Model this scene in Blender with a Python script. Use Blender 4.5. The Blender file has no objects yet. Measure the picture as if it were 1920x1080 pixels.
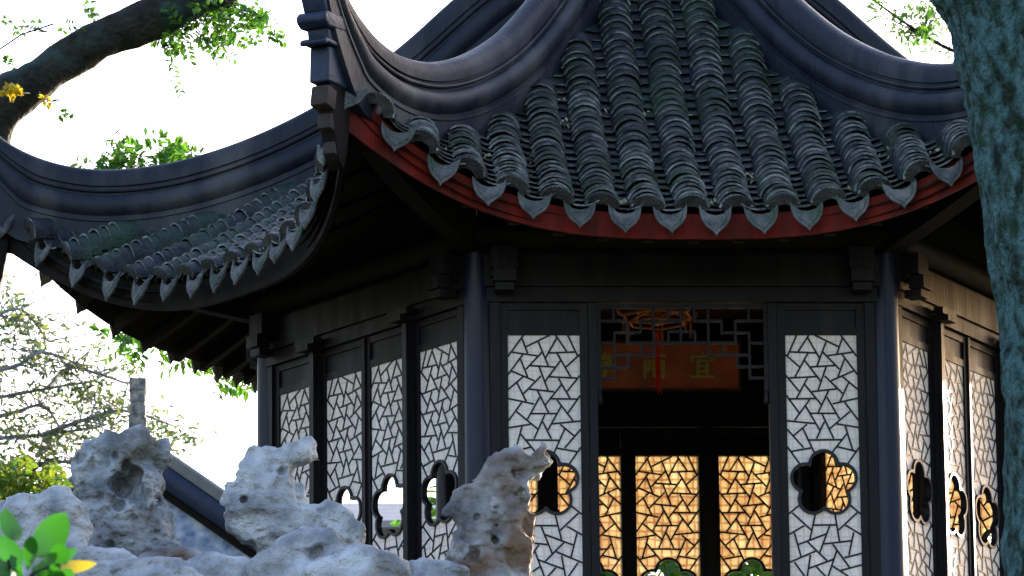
import bpy, bmesh, math, random
import numpy as np
from mathutils import Vector, Matrix, Euler
random.seed(7)
rng = np.random.default_rng(7)
SC = bpy.context.scene
COL = SC.collection
PI = math.pi
R = math.radians

# ------------------------------------------------------------------ camera
CAM = np.array([-2.4223, -28.7815, -2.866])
FPX, YAW, PITCH, ROLL = 9749.0, 0.0566, 0.2022, -0.0110
_f = np.array([math.sin(YAW)*math.cos(PITCH), math.cos(YAW)*math.cos(PITCH), math.sin(PITCH)])
_r0 = np.array([math.cos(YAW), -math.sin(YAW), 0.0]); _u0 = np.cross(_r0, _f)
_r = _r0*math.cos(ROLL)+_u0*math.sin(ROLL); _u = -_r0*math.sin(ROLL)+_u0*math.cos(ROLL)
cd = bpy.data.cameras.new('camera'); cam = bpy.data.objects.new('camera', cd); COL.objects.link(cam)
cam.matrix_world = Matrix(((_r[0], _u[0], -_f[0], CAM[0]), (_r[1], _u[1], -_f[1], CAM[1]), (_r[2], _u[2], -_f[2], CAM[2]), (0, 0, 0, 1)))
cd.sensor_width = 36; cd.lens = FPX/1920*36; cd.clip_start = .1; cd.clip_end = 3000
cd.dof.use_dof = True; cd.dof.focus_distance = 26.6; cd.dof.aperture_fstop = 11
SC.camera = cam

# ------------------------------------------------------------------ sky, sun, exposure
SUN_AZ, SUN_EL = R(54), R(14)          # azimuth from +X towards +Y: the sun stands behind the pavilion, on the right
sdir = Vector((math.cos(SUN_AZ)*math.cos(SUN_EL), math.sin(SUN_AZ)*math.cos(SUN_EL), math.sin(SUN_EL)))
w = bpy.data.worlds.new('World'); SC.world = w; w.use_nodes = True
nt = w.node_tree; bgn = nt.nodes['Background']
sky = nt.nodes.new('ShaderNodeTexSky'); sky.sky_type = 'NISHITA'; sky.sun_disc = False
sky.sun_elevation = SUN_EL; sky.sun_rotation = math.atan2(sdir.x, sdir.y)
sky.air_density = 1.3; sky.dust_density = 2.5; sky.ozone_density = 1.5
hs = nt.nodes.new('ShaderNodeHueSaturation'); hs.inputs['Saturation'].default_value = 1.0
tint = nt.nodes.new('ShaderNodeMix'); tint.data_type = 'RGBA'; tint.blend_type = 'MULTIPLY'; tint.inputs[0].default_value = 1
tint.inputs[7].default_value = (1.0, .955, 1.12, 1)
nt.links.new(sky.outputs[0], hs.inputs['Color']); nt.links.new(hs.outputs[0], tint.inputs[6]); nt.links.new(tint.outputs[2], bgn.inputs[0])
bgn.inputs[1].default_value = .15
sl = bpy.data.lights.new('sun', 'SUN'); sl.energy = 5.0; sl.angle = R(.6); sl.color = (1, .9, .74)
so = bpy.data.objects.new('sun', sl); COL.objects.link(so); so.rotation_euler = sdir.to_track_quat('Z', 'Y').to_euler(); so.location = (20, 15, 20)
SC.view_settings.view_transform = 'Standard'; SC.view_settings.look = 'None'
SC.view_settings.gamma = 1; SC.view_settings.exposure = 2.15
SC.view_settings.use_curve_mapping = False
try:
    SC.cycles.use_denoising = True; SC.cycles.max_bounces = 8; SC.cycles.transparent_max_bounces = 16
    SC.cycles.sample_clamp_indirect = 6
except Exception: pass

def ray(px, py):
    d = _f + _r*(px-960)/FPX - _u*(py-540)/FPX
    return d
def at(px, py, Y):
    """the point of the place at depth plane y=Y that lies on the sight line of a photo pixel"""
    d = ray(px, py); t = (Y-CAM[1])/d[1]
    return Vector(CAM+t*d)
def mpp(Y):                       # metres per photo pixel at depth plane Y
    return (Y-CAM[1])/FPX/ (math.cos(PITCH))

# ------------------------------------------------------------------ helpers
def tag(o, label=None, cat=None, group=None, kind=None):
    if label: o['label'] = label
    if cat: o['category'] = cat
    if group: o['group'] = group
    if kind: o['kind'] = kind
    return o
def empty(name, loc=(0, 0, 0), parent=None):
    o = bpy.data.objects.new(name, None); COL.objects.link(o); o.location = loc; o.parent = parent; o.empty_display_size = .2
    return o
def link(name, me, mat=None, parent=None, loc=None, mw=None):
    o = bpy.data.objects.new(name, me); COL.objects.link(o)
    if mat and not me.materials: me.materials.append(mat)
    o.parent = parent
    if loc is not None: o.location = loc
    if mw is not None: o.matrix_basis = mw
    return o
class MB:
    def __init__(s): s.v = []; s.f = []
    def add(s, vs, fs):
        n = len(s.v); s.v += [tuple(p) for p in vs]; s.f += [tuple(i+n for i in f) for f in fs]
    def box(s, x0, x1, y0, y1, z0, z1, M=None):
        vs = [Vector((x, y, z)) for z in (z0, z1) for y in (y0, y1) for x in (x0, x1)]
        if M: vs = [M@p for p in vs]
        s.add(vs, [(0, 2, 3, 1), (4, 5, 7, 6), (0, 1, 5, 4), (2, 6, 7, 3), (0, 4, 6, 2), (1, 3, 7, 5)])
    def bar(s, a, b, wd, dp, up=Vector((0, 0, 1)), ext=0):
        """box from a to b, width wd perpendicular to up, depth dp along up"""
        a = Vector(a); b = Vector(b); t = (b-a)
        if t.length < 1e-6: return
        t.normalize(); a = a-t*ext; b = b+t*ext
        sd = t.cross(up)
        if sd.length < 1e-4: sd = t.cross(Vector((1, 0, 0)))
        sd.normalize(); u = sd.cross(t).normalized()
        vs = [p+sd*(wd/2*i)+u*(dp/2*j) for p in (a, b) for i, j in ((-1, -1), (1, -1), (1, 1), (-1, 1))]
        s.add(vs, [(3, 2, 1, 0), (4, 5, 6, 7), (0, 1, 5, 4), (1, 2, 6, 5), (2, 3, 7, 6), (3, 0, 4, 7)])
    def tube(s, pts, rad, n=8, cap=True, wob=0, flat=1):
        pts = [Vector(p) for p in pts]
        if not hasattr(rad, '__len__'): rad = [rad]*len(pts)
        rings = []; prev = None
        for i, p in enumerate(pts):
            t = (pts[min(i+1, len(pts)-1)]-pts[max(i-1, 0)]).normalized()
            if prev is None:
                a = t.cross(Vector((0, 0, 1)) if abs(t.z) < .9 else Vector((1, 0, 0))).normalized()
            else:
                a = (prev-t*prev.dot(t)).normalized()
            prev = a; b = t.cross(a)
            rings.append([p+(a*math.cos(2*PI*k/n)+b*math.sin(2*PI*k/n)*flat)*rad[i]*(1+wob*random.uniform(-1, 1)) for k in range(n)])
        vs = [q for r_ in rings for q in r_]; fs = []
        for i in range(len(pts)-1):
            for k in range(n):
                fs.append((i*n+k, i*n+(k+1) % n, (i+1)*n+(k+1) % n, (i+1)*n+k))
        if cap:
            fs.append(tuple(range(n-1, -1, -1))); fs.append(tuple((len(pts)-1)*n+k for k in range(n)))
        s.add(vs, fs)
    def prism(s, poly, thick, M=None):
        """poly: (x, z) outline, extruded along y from 0 to thick"""
        n = len(poly)
        vs = [Vector((x, 0, z)) for x, z in poly]+[Vector((x, thick, z)) for x, z in poly]
        if M: vs = [M@p for p in vs]
        fs = [tuple(range(n)), tuple(range(2*n-1, n-1, -1))]+[(i, i+n, (i+1) % n+n, (i+1) % n) for i in range(n)]
        s.add(vs, fs)
    def lathe(s, prof, n=16, c=(0, 0, 0)):
        c = Vector(c); m = len(prof)
        vs = [c+Vector((r*math.cos(2*PI*k/n), r*math.sin(2*PI*k/n), z)) for r, z in prof for k in range(n)]
        fs = [(i*n+k, i*n+(k+1) % n, (i+1)*n+(k+1) % n, (i+1)*n+k) for i in range(m-1) for k in range(n)]
        fs += [tuple(range(n-1, -1, -1)), tuple((m-1)*n+k for k in range(n))]
        s.add(vs, fs)
    def mesh(s, name, mat=None, smooth=None):
        me = bpy.data.meshes.new(name); me.from_pydata(s.v, [], s.f); me.update()
        if mat: me.materials.append(mat)
        if smooth is not None:
            me.polygons.foreach_set('use_smooth', [True]*len(me.polygons))
            me.set_sharp_from_angle(angle=R(smooth))
        return me
    def build(s, name, mat=None, parent=None, smooth=None, loc=None):
        if loc is not None:
            L = Vector(loc); s.v = [tuple(Vector(p)-L) for p in s.v]
        return link(name, s.mesh(name, mat, smooth), None, parent, loc)

def bevel(me, off, seg=2):
    bm = bmesh.new(); bm.from_mesh(me); bmesh.ops.bevel(bm, geom=list(bm.edges), offset=off, segments=seg, profile=.6, affect='EDGES', clamp_overlap=True)
    bm.to_mesh(me); bm.free(); me.polygons.foreach_set('use_smooth', [True]*len(me.polygons)); me.set_sharp_from_angle(angle=R(50)); return me
# numpy value noise
_perm = rng.permutation(256); _val = rng.random(256)*2-1
def vnoise(P):
    Pi = np.floor(P).astype(int); Pf = P-Pi; u = Pf*Pf*Pf*(Pf*(Pf*6-15)+10)
    def h(dx, dy, dz):
        return _val[_perm[(_perm[(_perm[(Pi[..., 0]+dx) & 255]+Pi[..., 1]+dy) & 255]+Pi[..., 2]+dz) & 255]]
    r = 0
    for dx in (0, 1):
        for dy in (0, 1):
            for dz in (0, 1):
                r = r+h(dx, dy, dz)*(u[..., 0] if dx else 1-u[..., 0])*(u[..., 1] if dy else 1-u[..., 1])*(u[..., 2] if dz else 1-u[..., 2])
    return r
def fbm(P, o=4):
    r = 0; a = .5
    for i in range(o): r = r+a*vnoise(P*2**i+17.3*i); a *= .5
    return r
def ridged(P, o=3):
    r = 0; a = .5
    for i in range(o): r = r+a*(1-2*np.abs(vnoise(P*2**i+7.7*i))); a *= .5
    return r

def worley(P):
    Pi = np.floor(P).astype(int); best = np.full(P.shape[:-1], 9.0)
    for dx in (-1, 0, 1):
        for dy in (-1, 0, 1):
            for dz in (-1, 0, 1):
                c = Pi+np.array([dx, dy, dz]); h = _perm[(_perm[(_perm[c[..., 0] & 255]+c[..., 1]) & 255]+c[..., 2]) & 255]
                q = np.stack([_val[h], _val[(h+71) & 255], _val[(h+143) & 255]], -1)*.5+.5
                best = np.minimum(best, ((c+q-P)**2).sum(-1))
    return np.sqrt(best)

# ------------------------------------------------------------------ materials
def mat(name, col, rough=.6, spec=.4, col2=None, scale=6, bump=0, bscale=30, detail=6, col3=None, scale3=2.5, thr3=(.5, .65), rough2=None, coat=0, metal=0, obj=False, stretch=None, bdist=.02, randv=0):
    m = bpy.data.materials.new(name); m.use_nodes = True; n = m.node_tree.nodes; l = m.node_tree.links
    b = n['Principled BSDF']; b.inputs['Roughness'].default_value = rough; b.inputs['Specular IOR Level'].default_value = spec
    b.inputs['Metallic'].default_value = metal
    b.inputs['Coat Weight'].default_value = coat; b.inputs['Coat Roughness'].default_value = .2
    if obj:
        tc = n.new('ShaderNodeTexCoord'); src = tc.outputs['Object']
    else:
        g = n.new('ShaderNodeNewGeometry'); src = g.outputs['Position']
    if stretch:
        mp = n.new('ShaderNodeMapping'); mp.inputs['Scale'].default_value = stretch; l.new(src, mp.inputs[0]); src = mp.outputs[0]
    out = None
    if col2:
        t = n.new('ShaderNodeTexNoise'); t.inputs['Scale'].default_value = scale; t.inputs['Detail'].default_value = detail; l.new(src, t.inputs['Vector'])
        cr = n.new('ShaderNodeMapRange'); cr.inputs[1].default_value = .35; cr.inputs[2].default_value = .65; l.new(t.outputs['Fac'], cr.inputs[0])
        mx = n.new('ShaderNodeMix'); mx.data_type = 'RGBA'; l.new(cr.outputs[0], mx.inputs[0])
        mx.inputs[6].default_value = (*col, 1); mx.inputs[7].default_value = (*col2, 1); out = mx.outputs[2]
        if rough2 is not None:
            mr = n.new('ShaderNodeMapRange'); mr.inputs[3].default_value = rough; mr.inputs[4].default_value = rough2; l.new(cr.outputs[0], mr.inputs[0]); l.new(mr.outputs[0], b.inputs['Roughness'])
        if col3:
            t3 = n.new('ShaderNodeTexNoise'); t3.inputs['Scale'].default_value = scale3; t3.inputs['Detail'].default_value = 7; l.new(src, t3.inputs['Vector'])
            c3 = n.new('ShaderNodeMapRange'); c3.inputs[1].default_value = thr3[0]; c3.inputs[2].default_value = thr3[1]; l.new(t3.outputs['Fac'], c3.inputs[0])
            m3 = n.new('ShaderNodeMix'); m3.data_type = 'RGBA'; l.new(c3.outputs[0], m3.inputs[0]); l.new(out, m3.inputs[6]); m3.inputs[7].default_value = (*col3, 1); out = m3.outputs[2]
    else:
        b.inputs['Base Color'].default_value = (*col, 1)
    if randv and out is not None:
        oi = n.new('ShaderNodeObjectInfo'); mr = n.new('ShaderNodeMapRange'); mr.inputs[3].default_value = 1-randv; mr.inputs[4].default_value = 1+randv
        l.new(oi.outputs['Random'], mr.inputs[0])
        hv = n.new('ShaderNodeHueSaturation'); l.new(mr.outputs[0], hv.inputs['Value']); l.new(out, hv.inputs['Color']); out = hv.outputs[0]
    if out is not None: l.new(out, b.inputs['Base Color'])
    if bump:
        t = n.new('ShaderNodeTexNoise'); t.inputs['Scale'].default_value = bscale; t.inputs['Detail'].default_value = 8; l.new(src, t.inputs['Vector'])
        bp = n.new('ShaderNodeBump'); bp.inputs['Strength'].default_value = bump; bp.inputs['Distance'].default_value = bdist
        l.new(t.outputs['Fac'], bp.inputs['Height']); l.new(bp.outputs[0], b.inputs['Normal'])
    return m
M = {}
M['tile'] = mat('slate_tile', (.0042, .006, .0075), .5, .2, (.0135, .0175, .0205), 14, .5, 60, col3=(.016, .034, .02), scale3=2.2, thr3=(.5, .68), rough2=.35, randv=.35)
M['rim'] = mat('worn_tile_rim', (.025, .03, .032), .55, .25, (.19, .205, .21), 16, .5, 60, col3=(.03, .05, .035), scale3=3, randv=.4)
M['edge'] = mat('edge_tile_clay', (.016, .016, .016), .7, .2, (.04, .04, .038), 18, .6, 70, randv=.3)
M['drip'] = mat('drip_tile_clay', (.045, .05, .053), .65, .25, (.115, .12, .12), 18, .8, 70, col3=(.04, .065, .045), scale3=5, randv=.25)
M['bed'] = mat('roof_mortar', (.008, .01, .011), .9, .2, (.015, .018, .018), 10, .4, 30)
M['ridge'] = mat('ridge_plaster', (.006, .0085, .0155), .45, .18, (.014, .0175, .025), 6, .5, 40, col3=(.062, .062, .062), scale3=3.2, thr3=(.48, .74), rough2=.55, stretch=(1, 1, .35), bdist=.008)
M['wood'] = mat('dark_lacquered_wood', (.0045, .004, .006), .42, .14, (.008, .007, .009), 9, .5, 60, stretch=(1, 1, .12), col3=(.012, .009, .009), scale3=12, thr3=(.52, .72), rough2=.6, bdist=.006)
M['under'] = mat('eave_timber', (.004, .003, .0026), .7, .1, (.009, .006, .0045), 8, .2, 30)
M['column'] = mat('column_lacquer', (.0025, .005, .018), .36, .15, (.005, .009, .028), 9, .35, 50, stretch=(1, 1, .12), col3=(.010, .010, .014), scale3=10, thr3=(.52, .72), bdist=.005, coat=.05)
M['red'] = mat('red_painted_board', (.13, .009, .0035), .6, .12, (.055, .006, .004), 7, .3, 30, stretch=(1.6, 1.6, .25))
M['brownblock'] = mat('weathered_corner_timber', (.03, .018, .014), .7, .3, (.015, .01, .009), 12, .4, 40)
M['blueplaster'] = mat('blue_grey_plaster', (.009, .016, .036), .5, .25, (.02, .03, .058), 6, .3, 30)
M['lattice'] = mat('lattice_wood', (.006, .006, .010), .5, .25)
M['rock'] = mat('limestone', (.19, .205, .225), .85, .25, (.50, .515, .53), 6, 1.0, 45, col3=(.20, .175, .15), scale3=3.2, thr3=(.56, .72), bdist=.03)
M['rockdark'] = mat('dark_pitted_limestone', (.12, .135, .155), .88, .2, (.38, .40, .42), 7, 1.0, 40, col3=(.11, .105, .085), scale3=3.4, thr3=(.5, .66), bdist=.03)
M['rockbrown'] = mat('brown_limestone', (.085, .085, .09), .85, .25, (.32, .32, .32), 7, 1.0, 22, col3=(.14, .09, .06), scale3=3.4, thr3=(.48, .62), bdist=.03)
M['bark'] = mat('dark_bark', (.010, .010, .008), .9, .2, (.025, .027, .02), 10, 1.0, 30, col3=(.025, .045, .04), scale3=4, thr3=(.5, .65), bdist=.03)
M['lichenbark'] = mat('lichen_bark', (.02, .05, .024), .9, .2, (.011, .018, .018), 16, 1.0, 60, col3=(.085, .18, .19), scale3=20, thr3=(.38, .62), detail=12, bdist=.09, stretch=(1, 1, .55))
M['stonefloor'] = mat('brick_floor', (.42, .25, .13), .6, .3, (.5, .33, .19), 5, .3, 20)
M['stone'] = mat('plinth_stone', (.3, .3, .29), .8, .3, (.2, .2, .2), 6, .5, 20)
M['earth'] = mat('earth', (.10, .08, .055), .95, .1, (.06, .08, .035), 2, .5, 10)
M['ground'] = mat('ground_moss', (.10, .10, .07), .95, .1, (.06, .09, .04), .6, .3, 5)
M['interior'] = mat('interior_timber', (.05, .022, .012), .5, .35, (.03, .015, .01), 8, .2, 30)
M['plaque'] = mat('plaque_red_lacquer', (.50, .11, .026), .4, .4, (.28, .045, .014), 6, .1, 20)
M['glyph'] = mat('plaque_gold_green_paint', (.42, .40, .06), .5, .4, (.30, .30, .06), 20)
M['tassel'] = mat('tassel_silk', (.85, .06, .02), .7, .2)
M['lantern'] = mat('lantern_rosewood', (.55, .18, .05), .4, .5, (.4, .11, .04), 20)
M['wallwash'] = mat('weathered_limewash', (.40, .46, .54), .85, .2, (.09, .14, .26), 9, .3, 20, col3=(.05, .08, .15), scale3=2.2, thr3=(.5, .62))
M['hallroof'] = mat('hall_roof_grey', (.13, .14, .16), .6, .4, (.18, .19, .20), 6, .3, 30)
M['cream'] = mat('cream_wall', (.6, .54, .42), .8, .2)
def pane_material():
    m = bpy.data.materials.new('shell_pane'); m.use_nodes = True; n = m.node_tree.nodes; l = m.node_tree.links
    n.remove(n['Principled BSDF']); out = n['Material Output']
    tc = n.new('ShaderNodeTexCoord'); mp = n.new('ShaderNodeMapping'); mp.inputs['Rotation'].default_value = (R(90), 0, 0)
    l.new(tc.outputs['Object'], mp.inputs[0])
    wn = n.new('ShaderNodeTexNoise'); wn.inputs['Scale'].default_value = 14; l.new(tc.outputs['Object'], wn.inputs['Vector'])
    va = n.new('ShaderNodeVectorMath'); va.operation = 'SCALE'; va.inputs['Scale'].default_value = .03; l.new(wn.outputs['Color'], va.inputs[0])
    vb = n.new('ShaderNodeVectorMath'); vb.operation = 'ADD'; l.new(mp.outputs[0], vb.inputs[0]); l.new(va.outputs[0], vb.inputs[1])
    br = n.new('ShaderNodeTexBrick'); br.offset = .0; br.inputs['Scale'].default_value = 1; br.inputs['Brick Width'].default_value = .048; br.inputs['Row Height'].default_value = .052
    br.inputs['Mortar Size'].default_value = .007; br.inputs['Mortar Smooth'].default_value = .8
    br.inputs['Color1'].default_value = (1, 1, 1, 1); br.inputs['Color2'].default_value = (.75, .75, .75, 1); br.inputs['Mortar'].default_value = (0, 0, 0, 1)
    l.new(vb.outputs[0], br.inputs['Vector'])
    ns = n.new('ShaderNodeTexNoise'); ns.inputs['Scale'].default_value = 9; ns.inputs['Detail'].default_value = 5; l.new(tc.outputs['Object'], ns.inputs['Vector'])
    mr = n.new('ShaderNodeMapRange'); mr.inputs[1].default_value = .35; mr.inputs[2].default_value = .7; l.new(ns.outputs['Fac'], mr.inputs[0])
    mu = n.new('ShaderNodeMath'); mu.operation = 'MULTIPLY_ADD'; l.new(br.outputs['Color'], mu.inputs[0]); mu.inputs[1].default_value = .65; mu.use_clamp = True
    ms = n.new('ShaderNodeMath'); ms.operation = 'MULTIPLY'; l.new(mr.outputs[0], ms.inputs[0]); ms.inputs[1].default_value = .4; l.new(ms.outputs[0], mu.inputs[2])
    cd_ = n.new('ShaderNodeMix'); cd_.data_type = 'RGBA'; l.new(mu.outputs[0], cd_.inputs[0]); cd_.inputs[6].default_value = (.86, .80, .78, 1); cd_.inputs[7].default_value = (.94, .875, .86, 1)
    ct = n.new('ShaderNodeMix'); ct.data_type = 'RGBA'; l.new(mu.outputs[0], ct.inputs[0]); ct.inputs[6].default_value = (.5, .22, .04, 1); ct.inputs[7].default_value = (1, .93, .66, 1)
    st = n.new('ShaderNodeTexNoise'); st.inputs['Scale'].default_value = 3.5; st.inputs['Detail'].default_value = 9; l.new(tc.outputs['Object'], st.inputs['Vector'])
    sr = n.new('ShaderNodeMapRange'); sr.inputs[1].default_value = .35; sr.inputs[2].default_value = .7; sr.inputs[3].default_value = .78; sr.inputs[4].default_value = 1.0; l.new(st.outputs['Fac'], sr.inputs[0])
    sm = n.new('ShaderNodeMix'); sm.data_type = 'RGBA'; sm.blend_type = 'MULTIPLY'; sm.inputs[0].default_value = 1; l.new(cd_.outputs[2], sm.inputs[6]); l.new(sr.outputs[0], sm.inputs[7])
    d = n.new('ShaderNodeBsdfDiffuse'); l.new(sm.outputs[2], d.inputs[0])
    t = n.new('ShaderNodeBsdfTranslucent'); l.new(ct.outputs[2], t.inputs[0])
    mx = n.new('ShaderNodeMixShader'); mx.inputs[0].default_value = .38; l.new(d.outputs[0], mx.inputs[1]); l.new(t.outputs[0], mx.inputs[2])
    gl = n.new('ShaderNodeBsdfGlossy'); gl.inputs['Roughness'].default_value = .4
    m2 = n.new('ShaderNodeMixShader'); m2.inputs[0].default_value = .05; l.new(mx.outputs[0], m2.inputs[1]); l.new(gl.outputs[0], m2.inputs[2])
    l.new(m2.outputs[0], out.inputs[0])
    return m
M['pane'] = pane_material()
def leaf_material(name, c1, c2, tr=.5, randv=True):
    m = bpy.data.materials.new(name); m.use_nodes = True; n = m.node_tree.nodes; l = m.node_tree.links
    n.remove(n['Principled BSDF']); out = n['Material Output']
    g = n.new('ShaderNodeNewGeometry'); mx = n.new('ShaderNodeMix'); mx.data_type = 'RGBA'; l.new(g.outputs['Random Per Island'], mx.inputs[0])
    mx.inputs[6].default_value = (*c1, 1); mx.inputs[7].default_value = (*c2, 1)
    d = n.new('ShaderNodeBsdfDiffuse'); l.new(mx.outputs[2], d.inputs[0])
    t = n.new('ShaderNodeBsdfTranslucent'); l.new(mx.outputs[2], t.inputs[0])
    ms = n.new('ShaderNodeMixShader'); ms.inputs[0].default_value = tr; l.new(d.outputs[0], ms.inputs[1]); l.new(t.outputs[0], ms.inputs[2])
    gl = n.new('ShaderNodeBsdfGlossy'); gl.inputs['Roughness'].default_value = .45
    m2 = n.new('ShaderNodeMixShader'); m2.inputs[0].default_value = .04; l.new(ms.outputs[0], m2.inputs[1]); l.new(gl.outputs[0], m2.inputs[2])
    l.new(m2.outputs[0], out.inputs[0])
    return m
M['leaf'] = leaf_material('fresh_green_leaf', (.015, .085, .006), (.10, .24, .012))
M['leafdark'] = leaf_material('green_leaf', (.02, .09, .02), (.08, .22, .03))
M['leafolive'] = leaf_material('olive_leaf', (.03, .09, .045), (.15, .17, .03))
M['leafyellow'] = leaf_material('yellow_leaf', (.42, .30, .008), (.5, .40, .015))
M['leafbush'] = leaf_material('bush_leaf', (.04, .13, .01), (.19, .22, .015))
M['leafplant'] = leaf_material('plant_leaf', (.012, .10, .006), (.035, .17, .01), .45)

# ------------------------------------------------------------------ ground and hill
g = MB(); g.add([(-900, -900, -4.7), (900, -900, -4.7), (900, 900, -4.7), (-900, 900, -4.7)], [(0, 1, 2, 3)])
tag(g.build('ground', M['ground']), kind='structure')
def hill():
    n = 90; xs = np.linspace(-16, 16, n); ys = np.linspace(-13, 16, n); X, Y = np.meshgrid(xs, ys)
    r = np.sqrt(X**2+Y**2)
    z = -.45-np.clip((r-4.2)/6.5, 0, 1)**1.3*4.4
    bump = .62*np.exp(-((Y+5.0)/.55)**2)*np.clip(1-(np.abs(X+3)/3.6)**4, 0, 1)      # the low rockery bank in front
    z = np.where(bump > 0.02, np.maximum(z, -.55+bump*1.25), z)
    P = np.stack([X, Y, np.zeros_like(X)], -1)
    z = z+.18*fbm(P*.7)
    z = np.where(r < 3.2, np.minimum(z, -.42), z)
    b = MB(); b.v = [tuple(p) for p in np.stack([X, Y, z], -1).reshape(-1, 3)]
    b.f = [(j*n+i, j*n+i+1, (j+1)*n+i+1, (j+1)*n+i) for j in range(n-1) for i in range(n-1)]
    tag(b.build('hill', M['earth'], smooth=60), kind='structure')
hill()

# ================================================================== PAVILION
S = 2.2; H = S*math.sqrt(3)/2; T30 = math.tan(R(30))
pav = tag(empty('pavilion'), 'hexagonal garden pavilion with upswept dark tiled roof and ice-crack lattice windows', 'pavilion')
def sector(k):                       # k=0 faces the camera; counter-clockwise
    a = R(-90+60*k); o = Vector((math.cos(a), math.sin(a), 0)); t = Vector((-math.sin(a), math.cos(a), 0))
    return o, t, a
def zc(d):
    t = 2.735-d; return 2.877+.52*t+.138*t*t if t > 0 else 2.877+.52*t
def gl_(d): return .88*max(0, (d-1)/2.2)**2.03
def zs(x, d): return zc(d)+gl_(d)*min(1.0, abs(x)/(d*T30))**2.75
XC = 1.868
def de(x): return 2.735+.5*(abs(x)/XC)**2.2
def wp(k, x, d, z):
    o, t, a = sector(k); return o*d+t*x+Vector((0, 0, z))
def frame(k, x, d):
    """surface point, lateral axis, up-slope axis, normal"""
    o, t, a = sector(k); e = .01
    dzdx = (zs(x+e, d)-zs(x-e, d))/(2*e); dzdd = (zs(x, d+e)-zs(x, d-e))/(2*e)
    X = (t+Vector((0, 0, dzdx*.8))).normalized()
    U = -(o+Vector((0, 0, dzdd)))
    U = (U-X*U.dot(X)).normalized()
    return wp(k, x, d, zs(x, d)), X, U, X.cross(U)
# roof bed (top) with the soffit below it
def roof_sheet(off, dshrink=0):
    b = MB()
    for k in range(6):
        nu, nv = 28, 22; vs = []
        for j in range(nv+1):
            for i in range(nu+1):
                u = -1+2*i/nu; xe = u*XC; d_e = de(xe)-dshrink
                d0 = .05; q = j/nv; d = d0+(d_e-d0)*q
                x = u*d*T30*min(1, 1.0)
                vs.append(wp(k, x, d, zs(x, d)+off))
        fs = [(j*(nu+1)+i, j*(nu+1)+i+1, (j+1)*(nu+1)+i+1, (j+1)*(nu+1)+i) for j in range(nv) for i in range(nu)]
        b.add(vs, fs)
    return b
roof = roof_sheet(-.065, .075).build('roof', M['bed'], pav, smooth=40)
soff = roof_sheet(-.125, .085).build('soffit', M['under'], pav, smooth=40)
# --- tiles
def arc_tile(w, half, L, th, convex=True, n=8):
    """a curved tile; local x lateral, y up-slope (front end at y=0), z normal"""
    Rr = w/2/math.sin(R(half)); b = MB(); vs = []
    for y in (0, L):
        for rr in (Rr, Rr-th):
            for i in range(n+1):
                a = R(-half+2*half*i/n); x = rr*math.sin(a); z = rr*math.cos(a)-Rr*math.cos(R(half))
                vs.append((x, y, z if convex else -(rr*math.cos(a)-Rr)))
    m = n+1; fs = []
    for i in range(n):
        fs.append((i, i+1, 2*m+i+1, 2*m+i))                 # outer
        fs.append((m+i+1, m+i, 3*m+i, 3*m+i+1))             # inner
        fs.append((i+1, i, m+i, m+i+1))                     # front rim
    fs += [(0, 2*m, 3*m, m), (n, m+n, 3*m+n, 2*m+n)]
    if not convex: fs = [f[::-1] for f in fs]
    b.add(vs, fs); return b
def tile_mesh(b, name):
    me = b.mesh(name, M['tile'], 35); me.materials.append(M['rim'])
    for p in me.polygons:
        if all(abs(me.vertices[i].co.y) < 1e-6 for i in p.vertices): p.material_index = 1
    return me
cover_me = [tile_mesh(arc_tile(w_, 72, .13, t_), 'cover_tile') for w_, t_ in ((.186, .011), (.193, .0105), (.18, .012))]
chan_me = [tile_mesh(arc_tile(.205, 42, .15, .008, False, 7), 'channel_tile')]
def drip_mesh():
    top = [(-.092, .012), (-.07, -.014), (-.036, -.03), (0, -.036), (.036, -.03), (.07, -.014), (.092, .012)]
    bot = [(.09, -.02), (.08, -.052), (.06, -.078), (.034, -.096), (.014, -.108), (0, -.125), (-.014, -.108), (-.034, -.096), (-.06, -.078), (-.08, -.052), (-.09, -.02)]
    poly = top+bot; b = MB(); b.prism(poly, .012)
    c = (0, -.062); inn = [(c[0]+(x-c[0])*.76, c[1]+(z-c[1])*.74) for x, z in poly]
    n = len(poly); base = len(b.v)
    b.v += [(x, -.0005, z) for x, z in inn]+[(x, -.006, z) for x, z in [(c[0]+(x-c[0])*.66, c[1]+(z-c[1])*.62) for x, z in poly]]
    b.f += [(base+i, base+(i+1) % n, base+n+(i+1) % n, base+n+i) for i in range(n)]+[tuple(base+n+i for i in range(n))]
    return b.mesh('drip_tile', M['drip'])
drip_me = drip_mesh()
def edge_mesh():
    half = 68; Rr = .165/2/math.sin(R(66)); n = 22; b = MB(); vs = []
    for y in (0, .012):
        for i in range(n+1):
            a = R(-half+2*half*i/n); ro = Rr+.010+(.005 if i % 2 else 0)
            vs.append((ro*math.sin(a), y, ro*math.cos(a)-Rr*math.cos(R(66))))
        for i in range(n+1):
            a = R(-half+2*half*i/n); ri = Rr-.034
            vs.append((ri*math.sin(a), y, ri*math.cos(a)-Rr*math.cos(R(66))-.012))
    m = n+1; fs = []
    for i in range(n):
        fs += [(i, m+i, m+i+1, i+1), (2*m+i, 2*m+i+1, 3*m+i+1, 3*m+i), (i, i+1, 2*m+i+1, 2*m+i), (m+i+1, m+i, 3*m+i, 3*m+i+1)]
    fs += [(0, 2*m, 3*m, m), (n, m+n, 3*m+n, 2*m+n)]
    b.add(vs, fs); return b.mesh('edge_tile', M['edge'])
edge_me = edge_mesh()
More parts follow.
